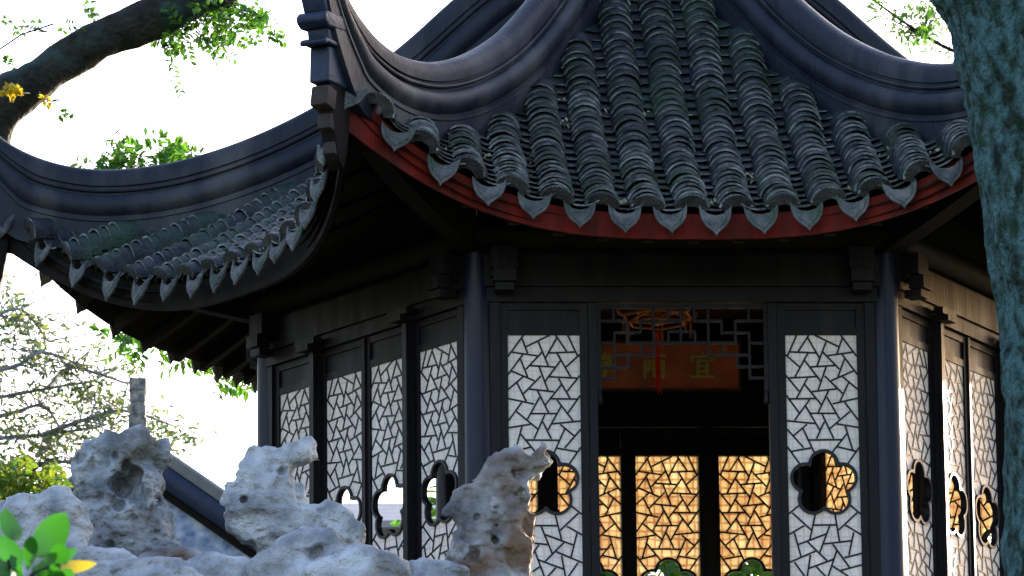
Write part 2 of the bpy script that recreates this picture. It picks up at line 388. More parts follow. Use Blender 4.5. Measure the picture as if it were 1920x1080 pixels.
def tile_matrix(k, x, d, lift, tilt, jit=1.0):
    p, X, U, N = frame(k, x, d)
    q = Matrix((X, U, N)).transposed().to_4x4(); q.translation = p+N*lift+X*random.gauss(0, .003*jit)
    return q @ Matrix.Rotation(tilt+random.gauss(0, .02*jit), 4, 'X') @ Matrix.Rotation(random.gauss(0, .025*jit), 4, 'Z') @ Matrix.Rotation(random.gauss(0, .02*jit), 4, 'Y')
PITCHROW = .234
def row_positions(k, x, pitch):
    d = de(x)-.01; out = []; dmin = max(.45, (.105+.866*abs(x))*2)
    while d > dmin:
        out.append(d); e = .01; sl_ = (zs(x, d+e)-zs(x, d-e))/(2*e)
        d -= pitch*random.uniform(.93, 1.07)/math.sqrt(1+sl_*sl_)
    return out
cov_jobs, chan_jobs = {k: [] for k in range(6)}, {k: [] for k in range(6)}
for k in range(6):
    coarse = 1.0 if k in (0, 5, 1) else 1.3
    for j in range(-8, 9):
        x = j*PITCHROW-.012
        if abs(x) > 1.84: continue
        wav = random.uniform(0, 6)
        for i, d in enumerate(row_positions(k, x, .068*coarse)):
            cov_jobs[k].append((tile_matrix(k, x+.004*math.sin(i*.5+wav), d, .03, -.235), random.choice(cover_me), d))
    for j in range(16):
        x = (j-7.5)*PITCHROW-.012
        for d in row_positions(k, x, .098*coarse):
            chan_jobs[k].append((tile_matrix(k, x, d, +.006, -.22), chan_me[0], d))
def place_tiles(name, jobs):
    vis = jobs[0][:]
    if len(vis) > 300:
        vis.sort(key=lambda q: -q[2]); keep, rest0 = vis[:300], vis[300:]
    else: keep, rest0 = vis, []
    for mw, me, d in keep: link(name, me, None, roof, None, mw)
    V = []; F = []; MI = []
    for k in jobs:
        for mw, me, d in (rest0 if k == 0 else jobs[k]):
            n = len(V)
            V += [tuple(mw @ v.co) for v in me.vertices]; F += [tuple(i+n for i in p.vertices) for p in me.polygons]; MI += [p.material_index for p in me.polygons]
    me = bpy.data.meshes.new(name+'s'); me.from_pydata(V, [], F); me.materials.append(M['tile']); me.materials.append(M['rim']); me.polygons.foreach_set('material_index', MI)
    me.polygons.foreach_set('use_smooth', [True]*len(me.polygons)); me.set_sharp_from_angle(angle=R(35))
    tag(link(name+'_rows', me, None, roof), kind='stuff')
    return len(keep), len(V)
place_tiles('cover_tile', cov_jobs); place_tiles('channel_tile', chan_jobs)
for k in range(6):
    for j in range(16):
        x = (j-7.5)*PITCHROW-.012; d = de(x)+.005
        p, X, U, N = frame(k, x, d); o, t, a = sector(k)
        Z = Vector((0, 0, 1)); Xh = (t*.9+X*.6).normalized(); Y = Z.cross(Xh).normalized(); Zp = Xh.cross(Y)
        q = Matrix((Xh, Y, Zp)).transposed().to_4x4(); q.translation = p+o*.012+Vector((0, 0, .028))
        q = q @ Matrix.Rotation(R(-14)+random.gauss(0, .04), 4, 'X') @ Matrix.Rotation(random.gauss(0, .04), 4, 'Y') @ Matrix.Diagonal((random.uniform(.88, .97), 1, random.uniform(1.12, 1.32), 1))
        link('drip_tile', drip_me, None, roof, None, q)
    for j in range(-8, 9):
        x = j*PITCHROW-.012
        if abs(x) > 1.84: continue
        d = de(x)+.002
        mw = tile_matrix(k, x, d-.015, .022, R(6), .6)
        link('edge_tile', edge_me, None, roof, None, mw)
# fallen leaves and bits of moss caught in the tile channels
lt = MB()
for i in range(70):
    k = random.choice((0, 0, 0, 5)); x = (random.randrange(16)-7.5)*PITCHROW-.012+random.gauss(0, .02); dlo = max(.9, (.2+.866*abs(x))*2)
    if dlo > de(x)-.1: continue
    d = random.uniform(dlo, de(x)-.03); p, X, U, N = frame(k, x, d)
    for q in range(random.choice((1, 1, 2, 5))):
        c = p+N*(.03+.012*random.random())+X*random.gauss(0, .015)+U*random.gauss(0, .02); a = random.uniform(0, 6.28); l_ = random.uniform(.008, .02)
        e1 = (X*math.cos(a)+U*math.sin(a))*l_+N*random.gauss(0, .006); e2 = (U*math.cos(a)-X*math.sin(a))*l_*.5+N*random.gauss(0, .006)
        lt.add([c-e1, c-e2, c+e1, c+e2], [(0, 1, 2, 3)])
tag(lt.build('leaf_litter', mat('dry_leaf_bits', (.16, .15, .05), .9, .1, (.28, .27, .20), 40)), 'scattered dry leaf bits and moss caught between the roof tiles', 'leaf litter', kind='stuff')
# --- hip ridges
RC = [(.12, 5.62), (.4, 5.32), (.7, 5.06), (1.08, 4.755), (1.386, 4.475), (1.63, 4.28), (1.874, 4.115), (2.177, 3.955), (2.479, 3.835), (2.78, 3.755), (3.08, 3.725), (3.32, 3.75), (3.53, 3.82), (3.69, 3.92), (3.79, 4.05), (3.845, 4.22), (3.87, 4.45), (3.875, 4.7)]
def catmull(P, n=6):
    P = [Vector(p) for p in P]; out = []
    for i in range(len(P)-1):
        p0 = P[max(i-1, 0)]; p1 = P[i]; p2 = P[i+1]; p3 = P[min(i+2, len(P)-1)]
        for j in range(n):
            t = j/n
            out.append(.5*((2*p1)+(p2-p0)*t+(2*p0-5*p1+4*p2-p3)*t*t+(3*p1-p0-3*p2+p3)*t**3))
    out.append(P[-1]); return out
HALF = [(0, 0), (.03, -.004), (.055, -.018), (.07, -.042), (.076, -.075), (.077, -.11), (.064, -.114), (.064, -.126), (.08, -.13), (.083, -.138), (.08, -.146), (.064, -.15), (.064, -.163), (.086, -.168), (.104, -.184), (.114, -.21), (.114, -.24), (.104, -.268), (.086, -.286), (.086, -.294), (.1, -.298), (.1, -.318), (.092, -.322), (.092, -.50)]
def ridge_mesh():
    cur = catmull(RC, 6); prof = [(x, h) for x, h in HALF]+[(-x, h) for x, h in HALF[:0:-1]]
    b = MB(); n = len(prof); vs = []
    for i, p in enumerate(cur):
        t = (cur[min(i+1, len(cur)-1)]-cur[max(i-1, 0)]).normalized(); nm = Vector((-t.y, t.x))
        fac = 1-.62*max(0, min(1, (p.x-3.45)/.33))
        if p.x > 3.78: fac = .38
        wf = 1-.25*max(0, min(1, (p.x-3.5)/.35))
        for x, h in prof:
            q = p+nm*(h*fac)
            vs.append((q.x, x*wf, q.y))
    m = len(cur)
    fs = [(i*n+j, (i+1)*n+j, (i+1)*n+(j+1) % n, i*n+(j+1) % n) for i in range(m-1) for j in range(n)]
    fs += [tuple(range(n)), tuple((m-1)*n+j for j in range(n-1, -1, -1))]
    b.add(vs, fs); return b.mesh('hip_ridge', M['ridge'], 38)
ridge_me = ridge_mesh()
# corner ornament below the up-curled ridge end; local x radial, y across, z up
def finial_mesh():
    b = MB()
    def plate(pts, wdt):      # outline in (x, z) extruded across
        Mx = Matrix.Translation((0, -wdt/2, 0)); b.prism(pts, wdt, Mx)
    plate([(3.60, 3.98), (3.70, 3.93), (3.835, 3.93), (3.87, 4.0), (3.88, 4.1), (3.87, 4.22), (3.84, 4.3), (3.84, 4.75), (3.72, 4.75), (3.70, 4.3)], .13)
    plate([(3.60, 3.86), (3.84, 3.85), (3.88, 3.875), (3.885, 3.905), (3.86, 3.93), (3.60, 3.935)], .17)
    plate([(3.58, 3.79), (3.80, 3.79), (3.815, 3.855), (3.58, 3.865)], .12)
    plate([(3.56, 3.765), (3.82, 3.77), (3.855, 3.755), (3.87, 3.775), (3.85, 3.795), (3.56, 3.795)], .15)
    plate([(3.50, 3.58), (3.80, 3.58), (3.79, 3.765), (3.50, 3.77)], .11)
    return bevel(b.mesh('ridge_finial', M['blueplaster']), .018, 3)
fin_me = finial_mesh()
def block_mesh():
    b = MB(); b.box(-.065, .065, -.07, .07, -.075, .075)
    return bevel(b.mesh('corner_block', M['brownblock']), .016, 2)
blk = block_mesh()
def corner_beam_mesh():
    cur = catmull([(1.7, 2.84), (2.2, 2.92), (2.7, 3.03), (3.1, 3.14), (3.4, 3.27), (3.58, 3.40), (3.68, 3.55)], 4); b = MB(); vs = []
    for i, p in enumerate(cur):
        t = (cur[min(i+1, len(cur)-1)]-cur[max(i-1, 0)]).normalized(); nm = Vector((-t.y, t.x))
        hh = .09-.03*i/len(cur); ww = .055
        for x, h in ((-ww, hh), (ww, hh), (ww, -hh), (-ww, -hh)):
            q = p+nm*h; vs.append((q.x, x, q.y))
    m = len(cur); fs = [(i*4+j, i*4+(j+1) % 4, (i+1)*4+(j+1) % 4, (i+1)*4+j) for i in range(m-1) for j in range(4)]+[(3, 2, 1, 0), tuple((m-1)*4+j for j in range(4))]
    b.add(vs, fs); return b.mesh('corner_beam', M['under'])
cb_me = corner_beam_mesh()
tl = MB(); tl.prism([(3.60, 3.66), (3.86, 3.63), (3.845, 3.40), (3.81, 3.22), (3.755, 3.03), (3.70, 2.99), (3.66, 3.10), (3.63, 3.30)], .085, Matrix.Translation((0, -.0425, 0)))
tail_me = bevel(tl.mesh('corner_tail', M['under']), .01, 2)
for k in range(6):
    a = R(60*k); rot = Matrix.Rotation(a, 4, 'Z')
    rg = link('hip_ridge', ridge_me, None, pav, None, rot)
    link('ridge_finial', fin_me, None, rg, (.09, 0, -.17))
    cb = link('corner_beam', cb_me, None, pav, None, rot)
    link('corner_tail', tail_me, None, cb)
    for (r_, z_, s_) in ((3.84, 3.335, .72), (3.80, 3.215, .56), (3.755, 3.09, .5)):
        link('corner_block', blk, None, cb, None, Matrix.Translation((r_, 0, z_)) @ Matrix.Rotation(R(-12), 4, 'Y') @ Matrix.Scale(s_, 4))
apex = MB(); apex.lathe([(.30, 5.25), (.32, 5.45), (.2, 5.55), (.14, 5.75), (.24, 5.9), (.26, 6.05), (.12, 6.3), (.02, 6.5)], 20)
apex.build('roof_finial', M['ridge'], pav, 40)
# --- fascia boards, rafters
for k in range(6):
    b = MB(); n = 48; vs = []
    for i in range(n+1):
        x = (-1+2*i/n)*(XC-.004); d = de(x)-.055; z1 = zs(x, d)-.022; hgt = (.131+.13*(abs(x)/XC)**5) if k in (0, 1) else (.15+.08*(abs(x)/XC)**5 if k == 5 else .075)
        for dd, z in ((d, z1), (d, z1-hgt), (d-.03, z1-hgt), (d-.03, z1)):
            vs.append(wp(k, x, dd, z))
    fs = [(i*4+j, i*4+(j+1) % 4, (i+1)*4+(j+1) % 4, (i+1)*4+j) for i in range(n) for j in range(4)]+[(0, 1, 2, 3), (n*4+3, n*4+2, n*4+1, n*4)]
    b.add(vs, fs); b.build('fascia_board', M['red'] if k in (0, 1) else M['under'], pav, 40)  # side boards take dark timber instead of red: shade put into their colour
    for j in range(-7, 8):
        x = j*PITCHROW; pts = []
        d1 = de(x)-.09; d0 = max(1.86, abs(x)/T30*.96)
        if d1-d0 < .1: continue
        b = MB()
        for q in range(6):
            d = d0+(d1-d0)*q/5; pts.append(wp(k, x, d, zs(x, d)-.16))
        o, t, a = sector(k); vs = []
        for p in pts:
            for sx, sz in ((-.028, .03), (.028, .03), (.028, -.03), (-.028, -.03)): vs.append(p+t*sx+Vector((0, 0, sz)))
        b.add(vs, [(i*4+c, i*4+(c+1) % 4, (i+1)*4+(c+1) % 4, (i+1)*4+c) for i in range(5) for c in range(4)]+[(3, 2, 1, 0), (20, 21, 22, 23)])
        b.build('rafter', M['under'], pav)
# --- platform, floor, columns, beams
def hexprism(rad, z0, z1, name, m, parent=pav):
    b = MB(); vs = [Vector((rad*math.cos(R(60*i)), rad*math.sin(R(60*i)), z)) for z in (z0, z1) for i in range(6)]
    b.add(vs, [(5, 4, 3, 2, 1, 0), (6, 7, 8, 9, 10, 11)]+[(i, (i+1) % 6, (i+1) % 6+6, i+6) for i in range(6)])
    return b.build(name, m, parent)
hexprism(2.75, -.75, -.004, 'platform', M['stone']); hexprism(2.6, -.003, .0, 'floor', M['stonefloor'])
hexprism(2.12, 3.20, 3.24, 'ceiling', M['interior'])
cm = MB(); cm.lathe([(.08, .12), (.081, 1.2), (.076, 2.95)], 28); col_me = cm.mesh('column', M['column'], 40)
pm = MB(); pm.lathe([(.13, 0), (.15, .05), (.13, .12)], 24); pl_me = pm.mesh('column_base', M['stone'], 40)
for k in range(6):
    c = link('column', col_me, None, pav, ((S-.045)*math.cos(R(60*k)), (S-.045)*math.sin(R(60*k)), 0)); link('column_base', pl_me, None, c)
def wallM(k, t, z=0, inset=0):
    """frame on wall k at fraction t: x along the wall to the right seen from outside, y inward"""
    o, tt, a = sector(k); p = o*(H-inset)+tt*((t-.5)*S)
    return Matrix.Translation(p+Vector((0, 0, z))) @ Matrix.Rotation(a+PI/2, 4, 'Z')
for k in range(6):
    W0 = wallM(k, .5); hw = S/2-.05
    b = MB(); b.box(-hw, hw, -.045, .065, 2.655, 2.825, W0); b.build('lintel_beam', M['wood'], pav)
    b = MB(); b.box(-hw, hw, -.025, .05, 2.575, 2.653, W0); b.build('head_rail', M['wood'], pav)
    b = MB(); b.box(-hw-.03, hw+.03, .0, .03, 2.827, 3.26, W0); b.build('frieze_board', M['under'], pav)
    b = MB(); b.tube([W0 @ Vector((-S/2, -.02, 2.93)), W0 @ Vector((S/2, -.02, 2.93))], .075, 14); b.build('eave_purlin', M['under'], pav, 40)
    for s in (-1, 1):       # shaped bracket blocks beside the column heads
        b = MB(); xx = s*(S/2-.155)
        b.box(xx-.075, xx+.075, -.075, -.047, 2.70, 2.84, W0)
        b.box(xx-.068, xx+.068, -.14, -.075, 2.735, 2.85, W0)
        b.box(xx-.06, xx+.06, -.165, -.08, 2.66, 2.728, W0)
        b.box(xx-.05, xx+.05, -.145, -.047, 2.615, 2.655, W0)
        b.build('bracket_block', M['wood'], pav)
# --- lattice pattern (ice-crack), traced as joinery lines: coordinates in 1/6.75 photo pixels
SEG = [(215,78,95,340),(375,78,235,285),(130,292,475,305),(360,110,510,365),(455,78,765,225),(600,165,480,470),(815,115,745,310),(795,78,1005,350),(620,340,950,295),(62,325,250,485),(360,310,190,610),(320,405,525,665),(555,290,775,515),(395,485,720,465),(810,325,1012,580),(840,385,755,610),(600,480,490,785),(665,660,960,535),(62,590,240,795),(110,625,475,608),(580,600,815,825),(810,605,1018,770),(350,630,205,885),(315,710,530,965),(410,800,735,765),(895,685,780,920),(630,785,490,1065),(68,845,235,1068),(110,893,455,888),(680,955,1022,885),(375,905,175,1167),(605,870,770,1147),(325,985,505,1287),(385,1077,725,1077),(840,935,1025,1167),(910,1052,640,1272),(70,1172,445,1207),(540,1087,690,1397),(570,1180,465,1397),(735,1212,1030,1257),(340,1217,160,1362),(70,1277,290,1512),(285,1272,430,1572),(360,1417,795,1412),(845,1242,945,1557),(865,1337,670,1572),(75,1502,235,1717),(125,1562,390,1517),(740,1502,985,1562),(1035,1512,875,1717),(225,2244,80,2354),(130,2339,380,2559),(435,2364,360,2679),(700,2369,755,2699),(415,2496,715,2494),(905,2244,1045,2359),(995,2339,745,2559),(80,2614,285,2504),(840,2499,1050,2619),(625,2509,490,2844),(155,2594,240,2894),(210,2739,575,2609),(550,2734,915,2694),(945,2589,880,2874),(330,2709,585,2944),(85,2964,435,2824),(665,2739,885,3029),(715,2824,590,3170),(820,2909,1055,2854),(365,2874,310,3200),(150,2964,330,3200),(340,3044,680,2924),(445,3024,610,3190),(660,3014,880,3150),(770,3069,1055,2999),(90,3180,720,3230),(870,3139,790,3500),(860,3180,1055,3290),(300,3200,220,3500),(500,3210,580,3500)]
LW, LTOP, LBOT = .38, 2.40, 2.40-(3500-78)*1.2865/3060
def lc(x, y):
    xl = 62+28*y/3138; xr = 998+57*y/3138
    return ((x-xl)/(xr-xl)-.5)*LW, -(y-78)*1.2865/3060
SEGM = [(*lc(a, b), *lc(c, d)) for a, b, c, d in SEG]
FZ = -.797; FD, FR = .102, .078
def flower(rho, n=60):
    out = []
    for i in range(n):
        th = 2*PI*i/n; best = 0
        for q in range(5):
            al = PI/2+2*PI*q/5; c = math.cos(th-al); s_ = math.sin(th-al)
            dd = rho*rho-FD*FD*s_*s_
            if dd > 0 and c > 0: best = max(best, FD*c+math.sqrt(dd))
        out.append((best*math.cos(th), FZ+best*math.sin(th)))
    return out
def faces_of(segs, flow, zb):
    """faces of the planar arrangement of the lattice bars"""
    L = [(-LW/2, 0, LW/2, 0), (LW/2, 0, LW/2, zb), (LW/2, zb, -LW/2, zb), (-LW/2, zb, -LW/2, 0)]
    for a, b, c, d in segs:
        l_ = math.hypot(c-a, d-b); ux, uy = (c-a)/l_, (d-b)/l_; e = .013
        L.append((a-ux*e, b-uy*e, c+ux*e, d+uy*e))
    n = len(flow)
    L += [(*flow[i], *flow[(i+1) % n]) for i in range(n)]
    pts = [[] for _ in L]
    for i in range(len(L)):
        x1, y1, x2, y2 = L[i]
        for j in range(i):
            x3, y3, x4, y4 = L[j]
            den = (x2-x1)*(y4-y3)-(y2-y1)*(x4-x3)
            if abs(den) < 1e-12: continue
            t = ((x3-x1)*(y4-y3)-(y3-y1)*(x4-x3))/den; u = ((x3-x1)*(y2-y1)-(y3-y1)*(x2-x1))/den
            if -1e-6 <= t <= 1+1e-6 and -1e-6 <= u <= 1+1e-6:
                p = (x1+t*(x2-x1), y1+t*(y2-y1)); pts[i].append((t, p)); pts[j].append((u, p))
    nodes = []; 
    def nid(p):
        for i, q in enumerate(nodes):
            if abs(q[0]-p[0]) < .0022 and abs(q[1]-p[1]) < .0022: return i
        nodes.append(p); return len(nodes)-1
    adj = {}
    for pl in pts:
        pl.sort(); ids = [nid(p) for t, p in pl]
        for a, b in zip(ids, ids[1:]):
            if a != b: adj.setdefault(a, set()).add(b); adj.setdefault(b, set()).add(a)
    ch = True
    while ch:
        ch = False
        for a in list(adj):
            if len(adj[a]) == 1:
                b = adj[a].pop(); adj[b].discard(a); del adj[a]; ch = True
            elif len(adj[a]) == 0: del adj[a]
    order = {a: sorted(nb, key=lambda b: math.atan2(nodes[b][1]-nodes[a][1], nodes[b][0]-nodes[a][0])) for a, nb in adj.items()}
    seen = set(); out = []
    for a in order:
        for b in order[a]:
            if (a, b) in seen: continue
            f = []; u, v = a, b
            while (u, v) not in seen and len(f) < 400:
                seen.add((u, v)); f.append(u); o_ = order[v]; wv = o_[(o_.index(u)-1) % len(o_)]; u, v = v, wv
            P = [nodes[i] for i in f]; ar = .5*sum(P[i][0]*P[(i+1) % len(P)][1]-P[(i+1) % len(P)][0]*P[i][1] for i in range(len(P)))
            if ar < 1.2e-4: continue
            cx = sum(p[0] for p in P)/len(P); cy = sum(p[1] for p in P)/len(P)
            if math.hypot(cx, cy-FZ) < .06 and ar > .02 and len(f) > 30: continue
            if math.hypot(cx, cy-FZ) < .03: continue
            out.append(P)
    return out
FLOW = flower(FR); ZB = LBOT-LTOP
FACES = faces_of(SEGM, FLOW, ZB)
print('panes per leaf', len(FACES), 'bars', len(SEGM))
def pane_mesh(P, mir):
    cx = sum(p[0] for p in P)/len(P); cy = sum(p[1] for p in P)/len(P); s = -1 if mir else 1
    poly = [(s*(cx+(x-cx)*.985), cy+(y-cy)*.985) for x, y in P]
    if not mir: poly = poly[::-1]
    b = MB(); b.prism(poly[::-1], .003, Matrix.Translation((0, .012, 0))); return b
def bar_mb(sg, mir):
    s = -1 if mir else 1; a, b_, c, d = sg
    def cl(x): return max(-LW/2, min(LW/2, x))
    m = MB(); m.bar((s*cl(a), .0135, min(b_, 0)), (s*cl(c), .0135, min(d, 0)), .0092, .011, Vector((0, 1, 0)), ext=.0); return m
def ring_mb(depth0=-.002, depth1=.032):
    fo = flower(FR+.004, 90); fi = flower(FR-.011, 90); n = 90; b = MB()
    vs = [(x, depth0, z) for x, z in fo]+[(x, depth0, z) for x, z in fi]+[(x, depth1, z) for x, z in fo]+[(x, depth1, z) for x, z in fi]; fs = []
    for i in range(n):
        j = (i+1) % n
        fs += [(i, n+i, n+j, j), (2*n+i, 2*n+j, 3*n+j, 3*n+i), (i, j, 2*n+j, 2*n+i), (n+j, n+i, 3*n+i, 3*n+j)]
    b.add(vs, [f[::-1] for f in fs]); return b
LFW = .468
def leaf_frame_mb():
    b = MB(); x0, x1 = LW/2, LFW/2
    b.box(-x1, -x0, 0, .045, .06, 2.57); b.box(x0, x1, 0, .045, .06, 2.57)
    for z0, z1 in ((2.535, 2.57), (2.4, 2.438), (LBOT-.05, LBOT), (.06, .14), (.72, .76)): b.box(-x0+.0005, x0-.0005, .002, .043, z0, z1)
    return b
def panel_mb(z0, z1):
    b = MB(); x0 = LW/2-.001; b.box(-x0, x0, .014, .03, z0, z1); return b
frame_me = leaf_frame_mb().mesh('leaf_frame', M['wood'])
tp = panel_mb(2.439, 2.534).mesh('top_panel', M['wood'])
mp1 = panel_mb(.761, LBOT-.051).mesh('middle_panel', M['wood']); mp2 = panel_mb(.141, .719).mesh('lower_panel', M['wood'])
ring_me = ring_mb().mesh('flower_frame', M['lattice'], 40)
pane_me = {mir: [pane_mesh(P, mir).mesh('pane', M['pane']) for P in FACES] for mir in (False, True)}
bar_me = {mir: [bar_mb(s, mir).mesh('lattice_bar', M['lattice']) for s in SEGM] for mir in (False, True)}
def joined(mbs, name, m):
    b = MB()
    for q in mbs: b.add(q.v, q.f)
    return b.mesh(name, m)
pane_join = {mir: joined([pane_mesh(P, mir) for P in FACES], 'panes', M['pane']) for mir in (False, True)}
bar_join = {mir: joined([bar_mb(s, mir) for s in SEGM], 'lattice', M['lattice']) for mir in (False, True)}
def leaf(k, t, mir, panes_single, bars_single):
    lf = link('lattice_door', frame_me, None, pav, None, wallM(k, t, 0, .0))
    for me, n in ((tp, 'top_panel'), (mp1, 'middle_panel'), (mp2, 'lower_panel')): link(n, me, None, lf)
    T = Matrix.Translation((0, 0, LTOP))
    link('flower_frame', ring_me, None, lf, None, T)
    if panes_single:
        for me in pane_me[mir]: link('pane', me, None, lf, None, T)
    else: tag(link('panes', pane_join[mir], None, lf, None, T), kind='stuff')
    if bars_single:
        for me in bar_me[mir]: link('lattice_bar', me, None, lf, None, T)
    else: tag(link('lattice', bar_join[mir], None, lf, None, T), kind='stuff')
    return lf
TT = (.166, .3935, .6065, .834)
LAYOUT = {0: (0, 3), 1: (0, 1, 2, 3), 2: (0, 1, 2, 3), 3: (0, 1, 2, 3), 5: (0, 1, 2, 3)}
for k, idx in LAYOUT.items():
    for i in idx:
        leaf(k, TT[i], (i % 2 == 0), (k == 0) or (k == 5 and i >= 2), k == 0)
# jambs, posts between leaves and their caps
for k in range(6):
    b_list = [(.05, .014), (.95, .014)]
    for t_, w_ in b_list:
        if k == 4: continue
        b = MB(); Mw = wallM(k, t_); b.box(-.031, .021, -.02, .05, .06, 2.57, Mw) if t_ < .5 else b.box(-.021, .031, -.02, .05, .06, 2.57, Mw); b.build('jamb', M['wood'], pav)
    if k in (1, 5, 3, 2):
        for t_ in (.28, .72):
            b = MB(); Mw = wallM(k, t_); b.box(-.022, .022, -.055, .05, .06, 2.60, Mw); b.box(-.034, -.024, -.03, .04, .06, 2.57, Mw); b.box(.024, .034, -.03, .04, .06, 2.57, Mw); b.build('post', M['wood'], pav)
            b = MB(); b.box(-.10, .10, -.10, -.047, 2.60, 2.635, Mw); b.box(-.06, .06, -.115, -.026, 2.567, 2.599, Mw); b.build('post_cap', M['wood'], pav)
        b = MB(); Mw = wallM(k, .5); b.box(-.012, .012, -.014, .05, .06, 2.569, Mw); b.build('mullion', M['wood'], pav)
    if k == 0:
        for t_ in (.284, .716):
            b = MB(); Mw = wallM(k, t_); b.box(-.023, .021, -.012, .055, .06, 2.57, Mw) if t_ < .5 else b.box(-.021, .023, -.012, .055, .06, 2.57, Mw); b.build('jamb', M['wood'], pav)
    b = MB(); Mw = wallM(k, .5); b.box(-S/2+.08, S/2-.08, -.03, .06, 0.001, .059, Mw); b.build('sill', M['wood'], pav)
# --- hanging fretwork in the front opening; 1/4.5 photo pixels
GV = [(220,88,190),(555,88,480),(680,88,190),(785,88,380),(900,88,190),(1017,88,480),(1360,88,185),(330,190,380),(445,190,290),(225,285,685),(680,282,380),(905,282,380),(1130,190,292),(1245,190,385),(1362,290,680),(450,380,482),(340,482,590),(1140,380,482),(1255,482,582)]
GH = [(190,105,335),(190,445,785),(190,890,1135),(190,1245,1490),(290,220,450),(282,680,910),(292,1130,1365),(380,105,225),(380,330,1250),(380,1365,1490),(482,225,580),(590,105,345),(682,105,230),(482,1010,1365),(582,1250,1490),(678,1360,1490)]
def fretwork():
    u = 1/4.5/353.5
    root = link('hanging_fretwork', (lambda b: (b.box(-.455, .455, .0, .03, 2.545, 2.568), b.box(-.455, -.432, 0, .03, 2.10, 2.544), b.box(.432, .455, 0, .03, 2.10, 2.544), b)[-1])(MB()).mesh('hanging_fretwork', M['wood']), None, pav, None, wallM(0, .5))
    def cx(x): return (x-797)*u
    def cz(y): return 2.55-(y-75)*u
    for x, a, b_ in GV:
        b = MB(); b.box(cx(x)-.0065, cx(x)+.0065, .005, .025, cz(b_)-.006, cz(a)); b.build('fret_bar', M['wood'], root)
    for y, a, b_ in GH:
        b = MB(); b.box(max(cx(a), -.43), min(cx(b_), .43), .0065, .0265, cz(y)-.0065, cz(y)+.0065); b.build('fret_bar', M['wood'], root)
    for s in (-1, 1):
        b = MB(); b.lathe([(.011, 2.03), (.016, 2.035), (.018, 2.05), (.014, 2.065), (.017, 2.075), (.014, 2.09), (.012, 2.10)], 10, (s*.4435, .015, 0)); b.build('pendant', M['wood'], root, 40)
fretwork()

# ------------------------------------------------------------------ plaque
GL = {'yi': [(5,9.9,5,8.9),(1,8.6,9,8.6),(1,8.6,.9,7.1),(9,8.6,8.3,7.1),(3.2,7,3.2,1),(6.8,7,6.8,1),(3.2,7,6.8,7),(3.2,5,6.8,5),(3.2,3,6.8,3),(.8,.9,9.2,.9)],
      'liang': [(.8,9,9.2,9),(1.5,6.8,1.5,.5),(8.5,6.8,8.5,.5),(8.5,.5,7.6,1.1),(1.5,6.8,8.5,6.8),(5,9,5,1),(3.3,5.8,2.3,3.2),(3.3,5.8,4.3,3.6),(6.7,5.8,5.7,3.2),(6.7,5.8,7.7,3.6)],
      'ting': [(5,10,5,9),(.8,8.9,9.2,8.9),(3,7.8,7,7.8),(3,7.8,3,6.3),(7,7.8,7,6.3),(3,6.3,7,6.3),(1,5.2,9,5.2),(1,5.2,.9,4),(9,5.2,8.4,4),(2.5,3.6,7.5,3.6),(5,3.6,5,.6),(5,.6,3.8,1.2)]}
def plaque():
    c = at(1228, 686, 1.62); root = tag(empty('name_plaque', c), 'red-brown lacquered name board with three gilt characters hanging inside above rear lattice', 'plaque')
    til = Matrix.Rotation(R(14), 4, 'X')
    hw, hh = .50, .135
    b = MB(); b.box(-hw, hw, 0, .02, -hh, hh, til); b.build('board', M['plaque'], root)
    b = MB()
    for q in ((-hw-.02, hw+.02, -.006, .026, hh, hh+.018), (-hw-.02, hw+.02, -.006, .026, -hh-.018, -hh), (-hw-.02, -hw, -.006, .026, -hh, hh), (hw, hw+.02, -.006, .026, -hh, hh)): b.box(*q, til)
    b.build('board_frame', M['interior'], root)
    for nm, x0 in (('ting', -.30), ('liang', -.005), ('yi', .285)):
        b = MB(); s = .0155
        for i, (x1, y1, x2, y2) in enumerate(GL[nm]):
            wd = .016 if y1 == y2 else .019
            b.bar(til @ Vector((x0+(x1-5)*s, -.003-.0004*i, (y1-5)*s)), til @ Vector((x0+(x2-5)*s, -.003-.0004*i, (y2-5)*s)), wd, .006, til @ Vector((0, 1, 0)), ext=.005)
        b.build('character', M['glyph'], root)
plaque()
